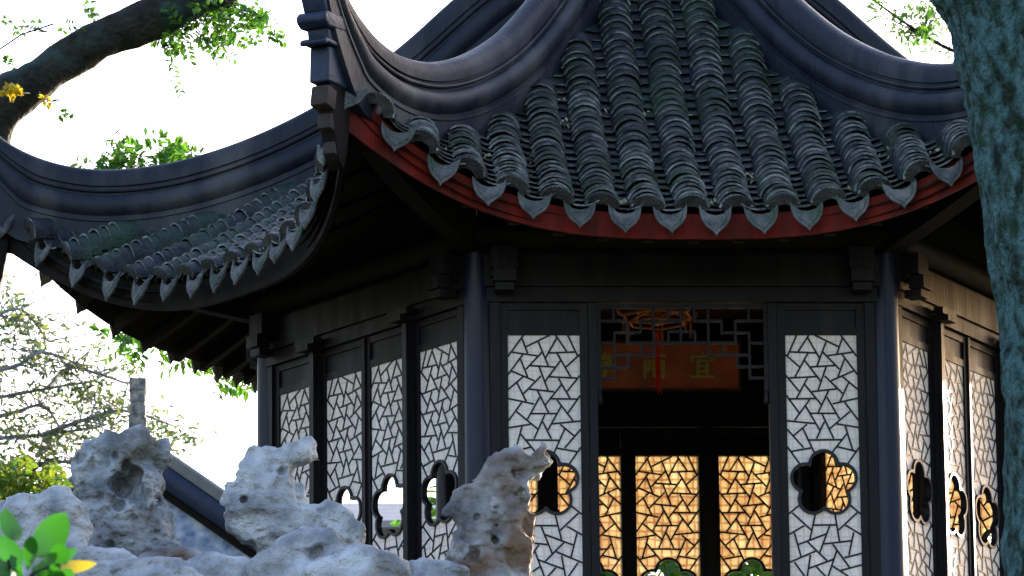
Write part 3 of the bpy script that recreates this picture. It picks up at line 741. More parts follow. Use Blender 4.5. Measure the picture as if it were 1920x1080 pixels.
# ------------------------------------------------------------------ palace lantern canopy with tassel
def lantern():
    c = at(1232, 600, 0.0); root = tag(empty('palace_lantern', c), 'carved wooden palace lantern with long red tassel hanging in the doorway', 'lantern')
    n = 6
    for rad, z, w_ in ((.21, .02, .012), (.13, .05, .012), (.17, -.02, .010)):
        b = MB()
        P = [Vector((rad*math.cos(2*PI*i/n+.3), rad*math.sin(2*PI*i/n+.3), z)) for i in range(n)]
        for i in range(n): b.bar(P[i], P[(i+1) % n], w_, w_, ext=.004)
        b.build('ring', M['lantern'], root)
    for i in range(n):
        a = 2*PI*i/n+.3; u = Vector((math.cos(a), math.sin(a), 0)); b = MB()
        b.tube([u*.02+Vector((0, 0, .07)), u*.12+Vector((0, 0, .045)), u*.20+Vector((0, 0, .015)), u*.235+Vector((0, 0, .03)), u*.245+Vector((0, 0, .06))], [.008, .009, .009, .008, .006], 6)
        b.build('arm', M['lantern'], root, 50)
        b = MB(); p = u*.205
        b.tube([p+Vector((0, 0, .01)), p+Vector((0, 0, -.05)), p+Vector((0, 0, -.09))], [.006, .01, .007], 6); b.build('drop', M['lantern'], root, 50)
    b = MB(); b.lathe([(.02, -.03), (.03, 0), (.02, .03), (.02, .08), (.008, .10), (.006, .24)], 10); b.build('hub', M['lantern'], root, 40)
    b = MB(); b.lathe([(.005, -.06), (.012, -.065), (.014, -.09), (.011, -.10), (.006, -.03)][:4], 8)
    for i in range(26):
        a = random.uniform(0, 6.28); r0 = random.uniform(0, .010); r1 = random.uniform(.004, .019); L = random.uniform(.34, .43)
        b.tube([(r0*math.cos(a), r0*math.sin(a), -.07), (r0*1.3*math.cos(a), r0*1.3*math.sin(a), -.2), (r1*math.cos(a), r1*math.sin(a), -L)], [.004, .0045, .0025], 5)
    b.build('tassel', M['tassel'], root, 60)
lantern()

# ================================================================== ROCKS
def surface_nets(F, org, h):
    nx, ny, nz = F.shape; ins = F < 0
    cnt = np.zeros((nx-1, ny-1, nz-1)); acc = np.zeros((nx-1, ny-1, nz-1, 3))
    I, J, K = np.meshgrid(np.arange(nx-1), np.arange(ny-1), np.arange(nz-1), indexing='ij')
    base = np.stack([I, J, K], -1).astype(float)
    corners = [(a, b, c) for a in (0, 1) for b in (0, 1) for c in (0, 1)]
    def C(A, o): return A[o[0]:nx-1+o[0], o[1]:ny-1+o[1], o[2]:nz-1+o[2]]
    for o in corners:
        for ax in range(3):
            if o[ax]: continue
            o2 = list(o); o2[ax] = 1
            a = C(F, o); b = C(F, o2); m = (a < 0) != (b < 0)
            t = np.where(m, a/np.where(m, a-b, 1), 0); p = np.array(o, float)
            q = np.broadcast_to(p, acc.shape).copy(); q[..., ax] += t
            acc += q*m[..., None]; cnt += m
    act = cnt > 0; idx = -np.ones(act.shape, int); idx[act] = np.arange(act.sum())
    V = (base[act]+acc[act]/cnt[act][:, None])*h+org; faces = []
    for ax in range(3):
        sl0 = [slice(1, n_-1) for n_ in (nx, ny, nz)]; sl1 = list(sl0)
        sl0[ax] = slice(0, (nx, ny, nz)[ax]-1); sl1[ax] = slice(1, (nx, ny, nz)[ax])
        A = ins[tuple(sl0)]; B = ins[tuple(sl1)]; m = A != B
        ijk = np.argwhere(m)
        off = np.array([1, 1, 1]); off[ax] = 0; ijk = ijk+off
        u, v = [(1, 2), (2, 0), (0, 1)][ax]
        du = np.zeros(3, int); du[u] = 1; dv = np.zeros(3, int); dv[v] = 1
        q = [ijk-du-dv, ijk-dv, ijk, ijk-du]
        ids = np.stack([idx[tuple(p.T)] for p in q], -1)
        flip = ~A[m]
        ids[flip] = ids[flip][:, ::-1]; faces.append(ids)
    Fq = np.concatenate(faces); Fq = Fq[(Fq >= 0).all(1)]
    return V, Fq
def rock(name, Y, blobs, label, m='rock', pits=(), wl=1.0, h=.009, amp=1.0, depth=.75, group=None, seed=0):
    """blobs: (px, py, rx, ry[, dy[, rz]]) in photo pixels at depth Y; smooth union of ellipsoids, weathered by noise and hollows"""
    s = mpp(Y); Cs = []; 
    for bl in blobs:
        px, py, rx, ry = bl[:4]; dy = bl[4] if len(bl) > 4 else 0
        p = at(px, py, Y+dy); ang = bl[5] if len(bl) > 5 else 0
        Cs.append((np.array(p), np.array([rx*s, max(rx, ry)*s*depth if False else (rx+ry)/2*s*depth, ry*s]), math.radians(ang)))
    lo = np.min([c-r_.max()*1.15 for c, r_, _ in Cs], 0)-.04; hi = np.max([c+r_.max()*1.15 for c, r_, _ in Cs], 0)+.04
    nn = np.ceil((hi-lo)/h).astype(int)+1
    G = np.stack(np.meshgrid(*[lo[i]+np.arange(nn[i])*h for i in range(3)], indexing='ij'), -1)
    Gw = G+.028*np.stack([fbm(G*9+11+seed, 2), fbm(G*9+31, 2), fbm(G*9+57, 2)], -1)*amp
    D = None
    for c, r_, ang in Cs:
        q = Gw-c; ca, sa = math.cos(ang), math.sin(ang)
        q = np.stack([q[..., 0]*ca+q[..., 2]*sa, q[..., 1], -q[..., 0]*sa+q[..., 2]*ca], -1)
        k0 = np.sqrt(((q/r_)**2).sum(-1)); k1 = np.sqrt(((q/(r_*r_))**2).sum(-1))
        d = k0*(k0-1)/np.maximum(k1, 1e-6)
        if D is None: D = d
        else:
            kk = .035; hh = np.clip(.5+.5*(D-d)/kk, 0, 1); D = D*(1-hh)+d*hh-kk*hh*(1-hh)
    mk = np.abs(D) < .11; D0 = D; Gf = G; G = G[mk]; Dn = amp*(.05*fbm(G*5.5+seed*3.1, 5)-.02*ridged(G*8+seed, 4)+.05*np.maximum(0, vnoise(G*np.array([11, 11, 9])+seed)-.22)+.03*np.maximum(0, vnoise(G*24+seed*2)-.3)-.012*ridged(G*np.array([10, 10, 26])+seed*5, 3)+wl*.075*np.maximum(0, .44-worley(G*7.5+seed*1.7))+wl*.05*np.maximum(0, .42-worley(G*16+seed*2.3))+(.018 if wl > .5 else .007)*fbm(G*np.array([26, 26, 40])+seed, 3))
    D = D0.copy(); D[mk] += Dn; G = Gf
    for (px, py, rp, dy) in pits:
        c = np.array(at(px, py, Y+dy+.045)); d = np.sqrt((((Gw-c)/np.array([1, 3.2, 1.15]))**2).sum(-1))-rp*s*1.3
        kk = .012; hh = np.clip(.5-.5*(D+d)/kk, 0, 1); D = D*(1-hh)+(-d)*hh+kk*hh*(1-hh)
    # keep a margin of air so the surface closes
    for ax in range(3):
        sl_ = [slice(None)]*3; sl_[ax] = 0; D[tuple(sl_)] = 1; sl_[ax] = -1; D[tuple(sl_)] = 1
    V, Fq = surface_nets(D, lo, h)
    b0 = np.array([V[:, 0].mean(), V[:, 1].mean(), V[:, 2].min()])
    me = bpy.data.meshes.new(name); me.from_pydata((V-b0).tolist(), [], Fq.tolist()); me.materials.append(M[m]); me.update()
    me.polygons.foreach_set('use_smooth', [True]*len(me.polygons))
    o = link(name, me, None, None, tuple(b0)); tag(o, label, 'rock', group)
    return o
rock('scholar_rock', -4.9, [(255,838,52,38),(205,850,50,46),(178,880,42,52),(228,915,78,66),(232,975,70,62),(215,1030,68,45),(275,1040,62,40),(306,850,16,34,.02),(292,908,20,30,.03),(180,960,35,35,-.03),(300,990,26,60,.04),(240,1120,90,80)], 'tall pitted grey limestone rock standing left, below the small ridge ornament', 'rockdark', pits=[(228,905,17,-.16),(252,890,14,-.15),(218,940,11,-.2),(222,930,8,-.24),(170,868,7,-.18),(210,1000,7,-.22),(245,965,6,-.2),(150,1010,16,-.14),(316,885,9,-.06),(290,1010,7,-.2),(190,985,7,-.22),(265,930,6,-.2),(212,850,6,-.16),(275,1030,9,-.2),(235,870,9,-.15),(255,915,12,-.17),(185,930,8,-.2),(205,1020,9,-.2),(300,960,8,-.12),(240,1000,6,-.2),(160,905,6,-.16)], seed=1, wl=.7, amp=.85)
rock('scholar_rock', -5.1, [(505,862,40,30),(478,880,34,40),(500,905,52,52),(525,925,50,50),(480,965,55,60),(530,990,80,60),(610,985,50,42),(640,1010,40,40),(568,849,34,27,0,22),(545,875,28,26),(446,915,13,28),(540,1110,110,80)], 'pale humped limestone rock with small tilted head block on its right shoulder', pits=[(560,905,10,-.16),(528,880,7,-.16),(470,1000,7,-.2),(600,955,6,-.15),(455,935,6,-.12)], seed=5, amp=.85, wl=.25)
rock('scholar_rock', -5.0, [(975,870,54,38,0,-8),(1000,880,32,34),(965,905,44,34),(925,893,52,32,0,42),(885,948,42,50,0,60),(925,965,62,55),(918,1035,80,62),(985,1000,18,55,.05),(955,920,34,36),(920,1130,95,80)], 'brown-streaked leaning limestone rock before the left front door leaf', 'rockbrown', pits=[(870,1005,7,-.18),(930,1010,7,-.2),(915,905,6,-.17),(890,1040,8,-.2)], seed=9, wl=.4)
BASE = [(-5.25, [(95,962,60,42),(50,985,60,50),(130,985,36,42),(90,1060,80,70)], 'rounded grey boulder behind the leafy plant at far left', 2),
 (-5.0, [(18,958,42,26),(0,1000,50,50)], 'low grey boulder cut off by the left edge of the picture', 3),
 (-5.55, [(175,1048,55,26),(215,1075,70,30),(160,1100,80,50)], 'bluish low stone beneath the tall pitted rock', 4),
 (-5.75, [(255,1066,100,22),(180,1085,80,25),(300,1110,120,50)], 'wide flat slab of blue-grey stone along the bottom left edge', 6),
 (-5.3, [(330,1045,46,22),(300,1060,50,30),(360,1055,30,20),(320,1110,60,50)], 'crumbly brownish stone between tall pitted rock and humped rock', 7),
 (-5.6, [(420,1064,58,26),(380,1085,50,30),(450,1110,70,50)], 'angular pale stone at the foot of the humped rock', 8),
 (-5.7, [(575,1022,62,28,0,22),(530,1050,70,32,0,25),(620,1050,40,40),(570,1120,110,70)], 'smooth sloping pale boulder in front of the humped rock', 10),
 (-5.8, [(680,1062,68,26),(735,1070,34,28),(620,1085,60,30),(680,1120,90,60)], 'broad low pale boulder left of the leaning brown rock', 11),
 (-5.2, [(800,1072,56,18),(845,1080,40,20),(800,1120,80,50)], 'small grey stone tucked against the leaning brown rock', 12)]
for Y, bl, lab, sd in BASE:
    rock('boulder', Y, bl, lab, 'rockbrown' if sd in (7,) else 'rock', seed=sd, h=.011, amp=.75, wl=.15, group='boulders at the foot of the rockery')

# ================================================================== TREES AND PLANTS
def leaf_shape(L, W, fold=.15):
    """small folded leaf: local y along, 6 faces"""
    return [(0, 0, 0), (W*.38, L*.3, fold*W), (W*.42, L*.62, fold*W), (0, L, 0), (-W*.42, L*.62, fold*W), (-W*.38, L*.3, fold*W), (0, L*.3, 0), (0, L*.62, 0)], [(0, 1, 6), (6, 1, 2, 7), (7, 2, 3), (0, 6, 5), (6, 7, 4, 5), (7, 3, 4)]
class Leaves:
    def __init__(s): s.V = []; s.F = []
    def add(s, p, q, L, W):
        vs, fs = leaf_shape(L, W); n = len(s.V)
        s.V += [tuple(p+q @ Vector(v)) for v in vs]; s.F += [tuple(i+n for i in f) for f in fs]
    def rnd(s, p, L, W, droop=.3):
        d = Vector((random.gauss(0, 1), random.gauss(0, 1), random.gauss(-droop, .6))).normalized()
        q = d.to_track_quat('Y', 'Z') @ Euler((0, random.uniform(-1.2, 1.2), 0)).to_quaternion(); s.add(p, q, L, W)
    def spray(s, a, b, n, L, W, sag=.1):
        """pinnate spray: leaflets either side of a thin stalk from a to b"""
        a = Vector(a); b = Vector(b); t = (b-a); 
        for i in range(n):
            u = (i+.6)/n; p = a+t*u+Vector((0, 0, -sag*u*u*t.length)); side = 1 if i % 2 else -1
            d = (t.normalized()*.55+t.normalized().cross(Vector((0, 1, 0))).normalized()*side+Vector((random.gauss(0, .25), random.gauss(0, .3), random.gauss(-.1, .25)))).normalized()
            q = d.to_track_quat('Y', 'Z') @ Euler((0, random.uniform(-.8, .8), 0)).to_quaternion(); s.add(p, q, L*random.uniform(.75, 1.15), W*random.uniform(.8, 1.15))
    def build(s, name, m, parent, origin):
        V = (np.array(s.V)-np.array(origin)).tolist(); me = bpy.data.meshes.new(name); me.from_pydata(V, [], s.F); me.materials.append(m)
        return link(name, me, None, parent)
def tree_root(name, base, label, cat='tree', group=None):
    return tag(empty(name, base), label, cat, group)
def limb(b, pts, r0, r1, n=10, seg=5, wob=.06):
    cur = catmull([tuple(p) for p in pts], seg); m = len(cur)
    cur = [c+Vector((random.gauss(0, 1), random.gauss(0, 1), random.gauss(0, 1)))*(r0+(r1-r0)*i/m)*.06 for i, c in enumerate(cur)]
    b.tube(cur, [r0+(r1-r0)*i/(m-1) for i in range(m)], n, wob=wob); return cur
def crown(name, lv, m, root): return lv.build(name, m, root, root.location)
def twigs(b, a, p, r=.004): 
    mid = (a+p)/2+Vector((random.gauss(0, .05), random.gauss(0, .05), random.gauss(.03, .04))); b.tube([a, mid, p], [r*1.5, r, r*.6], 5, cap=False)

# the thick lichened trunk at the right, in front of the pavilion
Y = -6.5; s_ = mpp(Y)
edge = [(1740,-60,150),(1782,20,128),(1812,160,122),(1838,300,116),(1855,420,110),(1866,600,108),(1880,760,108),(1885,1080,112),(1875,1500,125),(1860,2000,150)]
pts = [at(x+r_, y, Y) for x, y, r_ in edge]; base = pts[-1].copy(); base.z = -1.9; pts[-1] = base
root = tree_root('tree', base, 'thick blue-green lichened trunk leaning along the right edge, before the roof')
b = MB(); cur = catmull([tuple(p) for p in pts], 22); rr = np.interp(np.linspace(0, 1, len(cur)), np.linspace(0, 1, len(edge)), [r_*s_ for _, _, r_ in edge])
b.tube(cur, list(rr), 96)
Vn = np.array(b.v); cen = np.repeat(np.array([tuple(c) for c in cur]), 96, 0); dirv = Vn-cen; nl = fbm(Vn*np.array([5, 5, 2.5]), 4)+.35*ridged(Vn*np.array([16, 16, 6]), 3)-.12
b.v = [tuple(p) for p in (Vn+dirv*(nl[:, None]*.22))]
top = pts[0]
limb(b, [top-Vector((0, 0, .05)), top+Vector((-.25, .1, .5)), top+Vector((-.9, .3, 1.3))], .30, .16, 14)
limb(b, [top-Vector((0, 0, .05)), top+Vector((.4, -.1, .5)), top+Vector((.9, -.2, 1.5))], .28, .15, 14)
b.build('trunk', M['lichenbark'], root, 60, root.location).location = (0, 0, 0)
lv = Leaves()
for i in range(900): lv.rnd(top+Vector((random.gauss(.2, .8), random.gauss(0, .7), 1.9+random.gauss(0, .35))), .09, .05)
crown('crown', lv, M['leafdark'], root)

# the tree behind the left eave whose bough crosses the upper left corner
Y = 3.2; s_ = mpp(Y)
bough = [(-160,900,62),(-150,600,60),(-110,400,55),(-20,240,50),(60,160,40),(130,105,40),(230,55,40),(330,15,40),(430,-40,42),(560,-140,34)]
pts = [at(x, y, Y) for x, y, _ in bough]; base = at(-150, 1500, Y); base.z = -.8; root = tree_root('tree', base, 'dark bough with hanging leaves crossing the upper left corner')
b = MB(); cur = catmull([tuple(base)]+[tuple(p) for p in pts], 7); rads = [70]+[r_ for _, _, r_ in bough]
rr = np.interp(np.linspace(0, 1, len(cur)), np.linspace(0, 1, len(rads)), [r_*s_ for r_ in rads]); b.tube(cur, list(rr), 24)
Vn = np.array(b.v); cen = np.repeat(np.array([tuple(c) for c in cur]), 24, 0); b.v = [tuple(p) for p in (Vn+(Vn-cen)*(fbm(Vn*4, 4)[:, None]*.45))]
lv = Leaves(); ly = Leaves()
def cluster(lv_, b_, Y, px, py, rx, ry, n, L, W, hub=None, dep=.25, spr=.35):
    s = mpp(Y); hub = hub or at(px, py, Y)
    for i in range(max(3, n//14)):
        p = at(px+random.gauss(0, rx*.55), py+random.gauss(0, ry*.55), Y+random.gauss(0, dep)); twigs(b_, hub, p, .003)
        e = p+Vector((random.gauss(0, 1), random.gauss(0, .6), random.gauss(-.3, .7))).normalized()*spr*random.uniform(.5, 1)
        lv_.spray(p, e, int(14*random.uniform(.7, 1.3)), L, W)
hb = at(400, 10, Y)
cluster(lv, b, Y, 405, 45, 75, 38, 480, .054, .034, hb, spr=.2)
cluster(lv, b, Y, 460, 25, 40, 28, 190, .054, .034, hb, spr=.2)
cluster(lv, b, Y, 330, 72, 34, 22, 120, .06, .038, hb, spr=.15)
cluster(lv, b, Y, 385, 15, 40, 20, 160, .054, .034, hb, spr=.15)
for chain in ([(325,80),(322,115),(328,150),(340,175)], [(390,80),(405,105),(412,118)], [(420,95),(440,110)]):
    P = [at(x, y, Y-.1) for x, y in chain]; b.tube(P, .003, 4, cap=False)
    for a_, c_ in zip(P, P[1:]): lv.spray(a_, c_, 7, .05, .03, .02)
cluster(lv, b, Y, 120, 50, 60, 20, 26, .05, .025, at(130, 100, Y), spr=.12)
cluster(lv, b, Y, 165, 15, 14, 20, 22, .05, .025, at(200, 70, Y), spr=.12)
cluster(lv, b, Y, 15, 130, 22, 20, 30, .05, .03, at(30, 170, Y), spr=.12)
cluster(lv, b, Y, 30, 40, 30, 30, 14, .04, .022, at(90, 60, Y), spr=.12)
cluster(ly, b, Y-.45, 32, 165, 16, 14, 46, .06, .042, at(45, 170, Y-.2), spr=.07, dep=.06)
cluster(ly, b, Y-.45, 88, 195, 9, 3, 12, .04, .02, at(80, 190, Y-.2), spr=.05, dep=.03)
cluster(lv, b, Y, 130, 210, 16, 8, 14, .04, .02, at(95, 190, Y), spr=.08, dep=.05)
b.tube([at(0, 92, Y), at(40, 65, Y), at(100, 45, Y)], .006, 5)
b.build('trunk', M['bark'], root, 60, root.location).location = (0, 0, 0)
crown('crown', lv, M['leaf'], root); crown('yellow_leaves', ly, M['leafyellow'], root)

# tree growing behind the left side of the pavilion: sprigs above and below the left eave
Y = 6.0
base = at(620, 1300, Y); base.z = -1.2; root = tree_root('tree', base, 'fresh green tree showing sprigs above and under the left eave')
b = MB(); lv = Leaves()
t1 = limb(b, [base, at(610, 900, Y), at(600, 600, Y), at(520, 420, Y)], .13, .06)
t2 = limb(b, [at(600, 600, Y), at(480, 560, Y), at(330, 590, Y)], .05, .02)
t3 = limb(b, [at(520, 420, Y), at(400, 380, Y), at(260, 330, Y)], .05, .02)
for (px, py, rx, ry, n) in ((250,285,60,20,110),(320,285,60,24,220),(360,288,38,14,110),(215,290,35,16,45),(240,318,60,12,60),(200,322,28,8,26),(290,335,110,25,200),(235,620,22,22,60),(255,632,25,14,50),(390,675,45,16,70),(410,700,30,22,50),(350,670,20,10,30),(300,640,80,30,90),(440,700,16,12,20)):
    cluster(lv, b, Y, px, py, rx, ry, int(n*1.15), .085, .04, (t3 if py < 400 else t2)[-3], spr=.24)
b.build('trunk', M['bark'], root, 60, root.location).location = (0, 0, 0); crown('crown', lv, M['leaf'], root)

# loose pine-like tree at the far left
Y = 11.0
base = at(-120, 1500, Y); base.z = -2; root = tree_root('tree', base, 'airy pale tree with thin grey branches and olive tufts at far left')
b = MB(); lv = Leaves()
tr = limb(b, [base, at(-110, 1000, Y), at(-90, 760, Y), at(-60, 520, Y)], .16, .07)
boughs = [[(-90,760),(0,745),(90,728),(170,716)],[(-100,840),(0,822),(80,815),(190,800)],[(-95,800),(20,775),(80,760),(110,800)],[(-80,640),(-20,600),(40,580),(90,640)],[(-90,700),(20,690),(80,660),(160,690)],[(-100,880),(60,870),(170,860),(300,830)],[(80,815),(150,790),(230,770),(330,800)],[(90,728),(130,690),(180,700),(240,720)]]
for bo in boughs:
    P = [at(x, y, Y+random.gauss(0, .2)) for x, y in bo]; c = limb(b, P, .022, .008, 6, 4, 0)
    for p in c[4:]:
        for i in range(3):
            q = p+Vector((random.gauss(0, .22), random.gauss(0, .2), random.gauss(.02, .16))); twigs(b, p, q, .004)
            for j in range(5): lv.rnd(q+Vector((random.gauss(0, .05), random.gauss(0, .05), random.gauss(0, .045))), .08, .026, 0)
for (px, py, rx, ry, n) in ((20,560,30,40,26),(55,620,40,40,34),(80,680,40,25,24),(30,650,40,30,20),(170,740,50,30,34),(200,780,50,30,34),(110,830,50,25,40),(60,880,60,22,36),(300,800,30,25,22),(330,820,20,20,14),(200,840,60,25,34),(20,820,30,40,30),(10,700,20,20,10)):
    for i in range(int(n*.45)):
        q = at(px+random.gauss(0, rx*.6), py+random.gauss(0, ry*.6), Y+random.gauss(0, .3))
        twigs(b, q+Vector((random.gauss(0, .09), .05, -.08)), q, .003)
        for j in range(8): lv.rnd(q+Vector((random.gauss(0, .06), random.gauss(0, .05), random.gauss(0, .045))), .08, .03, 0)
b.build('trunk', mat('grey_bark', (.22, .22, .23), .9, .2, (.12, .12, .12), 10, .5, 30), root, 60, root.location).location = (0, 0, 0); crown('crown', lv, M['leafolive'], root)

# yellow-green shrub left of the far gable
Y = 7.0
base = at(40, 1250, Y); base.z = -.9; root = tree_root('shrub', base, 'dense yellow-green shrub at the left edge behind the grey boulders', 'shrub')
b = MB(); lv = Leaves()
for i in range(9): limb(b, [base+Vector((random.gauss(0, .1), 0, 0)), at(random.uniform(-20, 90), 1050, Y), at(random.uniform(-30, 120), random.uniform(860, 930), Y)], .02, .006, 6, 4)
for i in range(1500):
    px = random.uniform(-60, 125); top_ = 862+.30*max(0, px-30)+14*math.sin(px*.11); lv.rnd(at(px, top_+abs(random.gauss(0, 60)), Y+random.gauss(0, .3)), .065, .042)
b.build('stems', M['bark'], root, 60, root.location).location = (0, 0, 0); crown('foliage', lv, M['leafbush'], root)

# leaves and thin branch behind the right roof slope
Y = 9.0
base = at(1960, 1200, Y); base.z = -.8; root = tree_root('tree', base, 'light green feathery tree seen over the right hip of the roof')
b = MB(); lv = Leaves()
limb(b, [base, at(1990, 700, Y), at(1960, 300, Y), at(1900, 60, Y)], .14, .08)
br = limb(b, [at(1900, 120, Y), at(1790, 96, Y), at(1700, 45, Y), at(1625, -10, Y)], .02, .007, 6)
for (px, py, rx, ry, n) in ((1700,15,50,14,120),(1745,45,30,25,120),(1620,10,30,10,50),(1680,60,30,18,70),(1760,80,25,15,60),(1770,20,30,20,100),(1710,75,30,10,40),(1650,35,25,10,30)):
    cluster(lv, b, Y, px, py, rx, ry, n, .07, .022, br[len(br)//2], spr=.26)
b.build('trunk', M['bark'], root, 60, root.location).location = (0, 0, 0); crown('crown', lv, M['leaf'], root)

# green trees behind the pavilion, seen through the blossom openings
for (x, y, lab, sd) in ((.35, 8.0, 'bright green tree glimpsed through the openings of the rear lattice', 3), (2.3, 10.0, 'green tree glimpsed through the openings of the right wall', 4)):
    base = Vector((x, y, -.2 if sd == 3 else .2)); root = tree_root('tree', base, lab); b = MB(); lv = Leaves()
    tr = limb(b, [base, base+Vector((.1, 0, 1.5)), base+Vector((-.1, .1, 3.2))], .14, .07)
    for i in range(9):
        a = i*.7; e = base+Vector((1.2*math.cos(a), 1.0*math.sin(a), 2.2+1.4*random.random())); limb(b, [tr[len(tr)//2], (tr[len(tr)//2]+e)/2+Vector((0, 0, .2)), e], .04, .012, 6)
    for i in range(4200):
        d = Vector((random.gauss(0, 1), random.gauss(0, 1), random.gauss(0, 1))).normalized()*(random.random()**.4)
        p = base+Vector((d.x*1.5, d.y*1.2, 3.0+d.z*1.0)); lv.rnd(p, .13, .07)
    b.build('trunk', M['bark'], root, 60, root.location).location = (0, 0, 0); crown('crown', lv, M['leaf'], root)

# ------------------------------------------------------------------ gabled hall behind, with its ridge ornament
def hall():
    Y = 9.0; s = mpp(Y); pk = at(258, 806, Y); base = Vector((pk.x, pk.y, -2.5))
    root = tag(empty('gabled_hall', base), 'blue-grey gable of a neighbouring hall behind the tall pitted rock', 'building')
    sl = .70; run = 2.6; P0 = Vector((pk.x, pk.y, pk.z)); dpt = 5.0
    def L(b, n, m, sm=None): o = b.build(n, m, root, sm, base); o.location = (0, 0, 0); return o
    b = MB()
    b.add([P0+Vector((x, y, z)) for y in (.12, dpt) for x, z in ((0, -.33), (run, -.33-sl*run), (run, -6.6), (-run, -6.6), (-run, -.33-sl*run))], [(0, 4, 3, 2, 1), (5, 6, 7, 8, 9), (0, 1, 6, 5), (1, 2, 7, 6), (3, 4, 9, 8), (4, 0, 5, 9)])
    L(b, 'gable_wall', M['wallwash'])
    for sg in (-1, 1):
        t = Vector((sg*1, 0, -sl)).normalized(); nrm = Vector((sg*sl, 0, 1)).normalized()
        def sweep(prof, name, m, y0, y1=None):
            b = MB(); n = len(prof)
            a0 = P0; vs = []
            for q in (0, 1):
                for hh, yy in prof:
                    # start on the vertical line of the peak, so both sides mitre
                    p = P0+nrm*hh; p = p-t*((p.x-P0.x)/t.x) if q == 0 else p+t*run*1.22
                    vs.append(p+Vector((0, yy, 0)))
            fs = [(i, (i+1) % n, (i+1) % n+n, i+n) for i in range(n)]+[tuple(range(n-1, -1, -1)), tuple(range(n, 2*n))]
            b.add(vs, fs); L(b, name, m, 35)
        sweep([(0, .0), (0, dpt+.1), (-.09, dpt+.1), (-.09, .02), (-.02, -.02)], 'roof_slope', M['hallroof'], 0)
        sweep([(-.092, .04), (-.10, .01), (-.125, -.01), (-.16, -.018), (-.20, -.012), (-.225, .008), (-.24, .03), (-.245, .2), (-.092, .2)], 'verge_moulding', M['blueplaster'], 0)
        sweep([(-.247, .07), (-.29, .075), (-.29, .2), (-.247, .2)], 'painted_shadow_strip', M['under'], 0)  # dark strip below the moulding, the shadow gap put into its colour
    b = MB(); c = at(258, 756, Y); w_ = 15*s
    for z0, z1, ww in ((-48, -30, 1.12), (-30, -22, .9), (-22, -6, 1.0), (-6, 2, .88), (2, 18, .95), (18, 24, .86), (24, 46, 1.05)):
        b.box(c.x-w_*ww, c.x+w_*ww, c.y-.05*ww, c.y+.25, c.z+z0*s, c.z+z1*s-.001)
    L(b, 'ridge_ornament', mat('weathered_ornament', (.30, .27, .22), .8, .3, (.06, .07, .09), 16, .6, 40))
    b = MB(); b.box(c.x-w_*.8, c.x+w_*.8, c.y+.26, c.y+dpt, c.z-60*s, c.z-20*s); L(b, 'ridge', M['hallroof'])
hall()
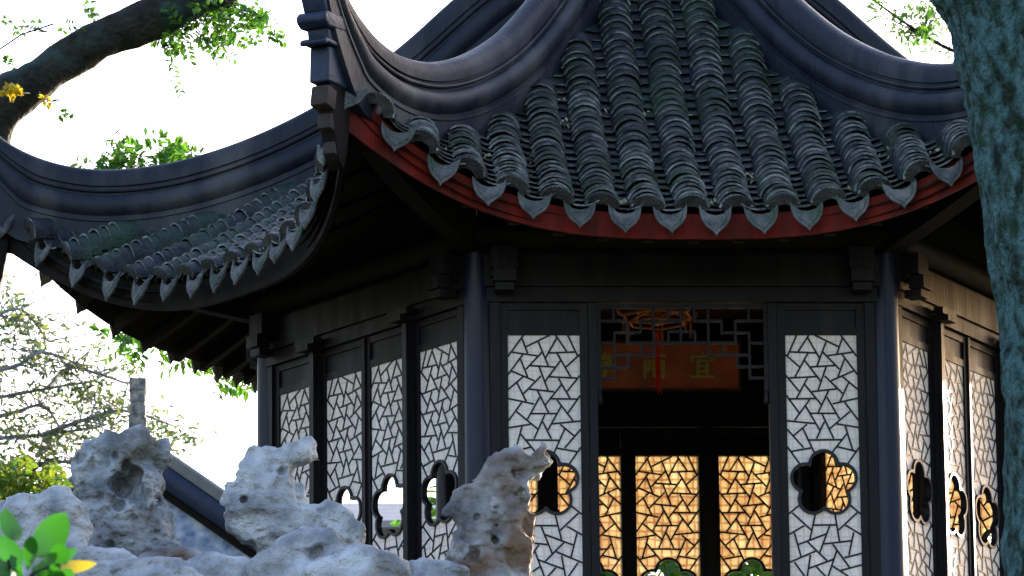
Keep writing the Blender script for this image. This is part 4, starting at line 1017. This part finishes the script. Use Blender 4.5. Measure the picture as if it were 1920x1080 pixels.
# low far hall glimpsed through the blossom openings of the left wall
def farhall():
    Y = 17.0; c = at(705, 985, Y); base = Vector((c.x, Y, -3)); root = tag(empty('far_hall', base), 'cream far hall with dark roof glimpsed through left blossom openings', 'building')
    def L(b, n, m): o = b.build(n, m, root, None, base); o.location = (0, 0, 0); return o
    ev = at(705, 985, Y).z; rz = at(705, 952, Y).z
    b = MB(); b.box(c.x-1.6, c.x+1.0, Y, Y+3, -3, ev); L(b, 'wall', M['cream'])
    b = MB(); b.add([(c.x-1.9, Y-.4, ev-.02), (c.x+1.2, Y-.4, ev-.02), (c.x+1.2, Y+1.6, rz+.3), (c.x-1.9, Y+1.6, rz+.3), (c.x-1.9, Y+3.5, ev-.02), (c.x+1.2, Y+3.5, ev-.02), (c.x-1.9, Y-.4, ev-.08), (c.x+1.2, Y-.4, ev-.08), (c.x+1.2, Y+3.5, ev-.08), (c.x-1.9, Y+3.5, ev-.08)], [(0, 1, 2, 3), (3, 2, 5, 4), (0, 6, 7, 1), (4, 5, 8, 9), (0, 3, 4, 9, 6), (1, 7, 8, 5, 2), (6, 9, 8, 7)]); L(b, 'roof', M['hallroof'])
    for i in range(7):
        b = MB(); x = c.x-1.4+i*.36; b.box(x, x+.2, Y-.03, Y-.002, ev-.75, ev-.15); L(b, 'window', M['interior'])
farhall()

# ------------------------------------------------------------------ leafy plant in the near left corner
def plant():
    Y = -15.0; s = mpp(Y); base = at(60, 1400, Y); root = tag(empty('leafy_plant', base), 'bright green broad-leaved plant sprouting in the lower left corner', 'plant')
    st = MB(); hub = at(60, 1075, Y)
    st.tube([base, at(62, 1250, Y), hub], [.012, .009, .007], 8); st.tube([hub, at(95, 1062, Y), at(112, 1058, Y)], .003, 6)
    st.tube([at(62, 1250, Y), at(30, 1120, Y), at(15, 1050, Y)], [.008, .006, .004], 8)
    o = st.build('stem', M['bark'], root, 60, base); o.location = (0, 0, 0)
    LV = [(28,1015,10,952,44,0),(62,1045,125,962,56,0),(40,1060,-25,1000,46,0),(70,1065,145,1028,30,0),(60,1075,115,1060,48,0),(45,1080,-10,1060,46,0),(90,1070,120,1020,34,0),(100,1062,182,1056,22,1),(70,1110,140,1080,48,0),(30,1100,20,1040,40,0),(60,1120,20,1085,46,0),(52,1070,58,1005,26,0),(10,1090,-40,1030,40,0),(90,1120,110,1065,40,0)]
    for i, (x0, y0, x1, y1, wd, yel) in enumerate(LV):
        dy = random.uniform(-.12, .12); a = at(x0, y0, Y); c = at(x1, y1, Y+dy); n = 9; V = []; F = []
        t = c-a; sd = t.cross(Vector((0, 1, 0))).normalized(); nm = sd.cross(t).normalized(); sd = (sd*math.cos(.35*((i % 5)-2))+nm*math.sin(.35*((i % 5)-2)))
        W_ = wd*s*.5
        for j in range(n+1):
            u = j/n; wv = 1.12*W_*(math.sin(PI*min(1, u**1.15)))**.6 if 0 < u < 1 else 0.0005
            p = a+t*u+nm*(.02*math.sin(PI*u))
            V += [p-sd*wv+nm*wv*.25, p, p+sd*wv+nm*wv*.25]
        for j in range(n):
            for q in (0, 1): F.append((j*3+q, j*3+q+1, j*3+q+4, j*3+q+3))
        b = MB(); b.add(V, F); o = b.build('leaf', M['leafyellow'] if yel else M['leafplant'], root, 60, base); o.location = (0, 0, 0)
plant()
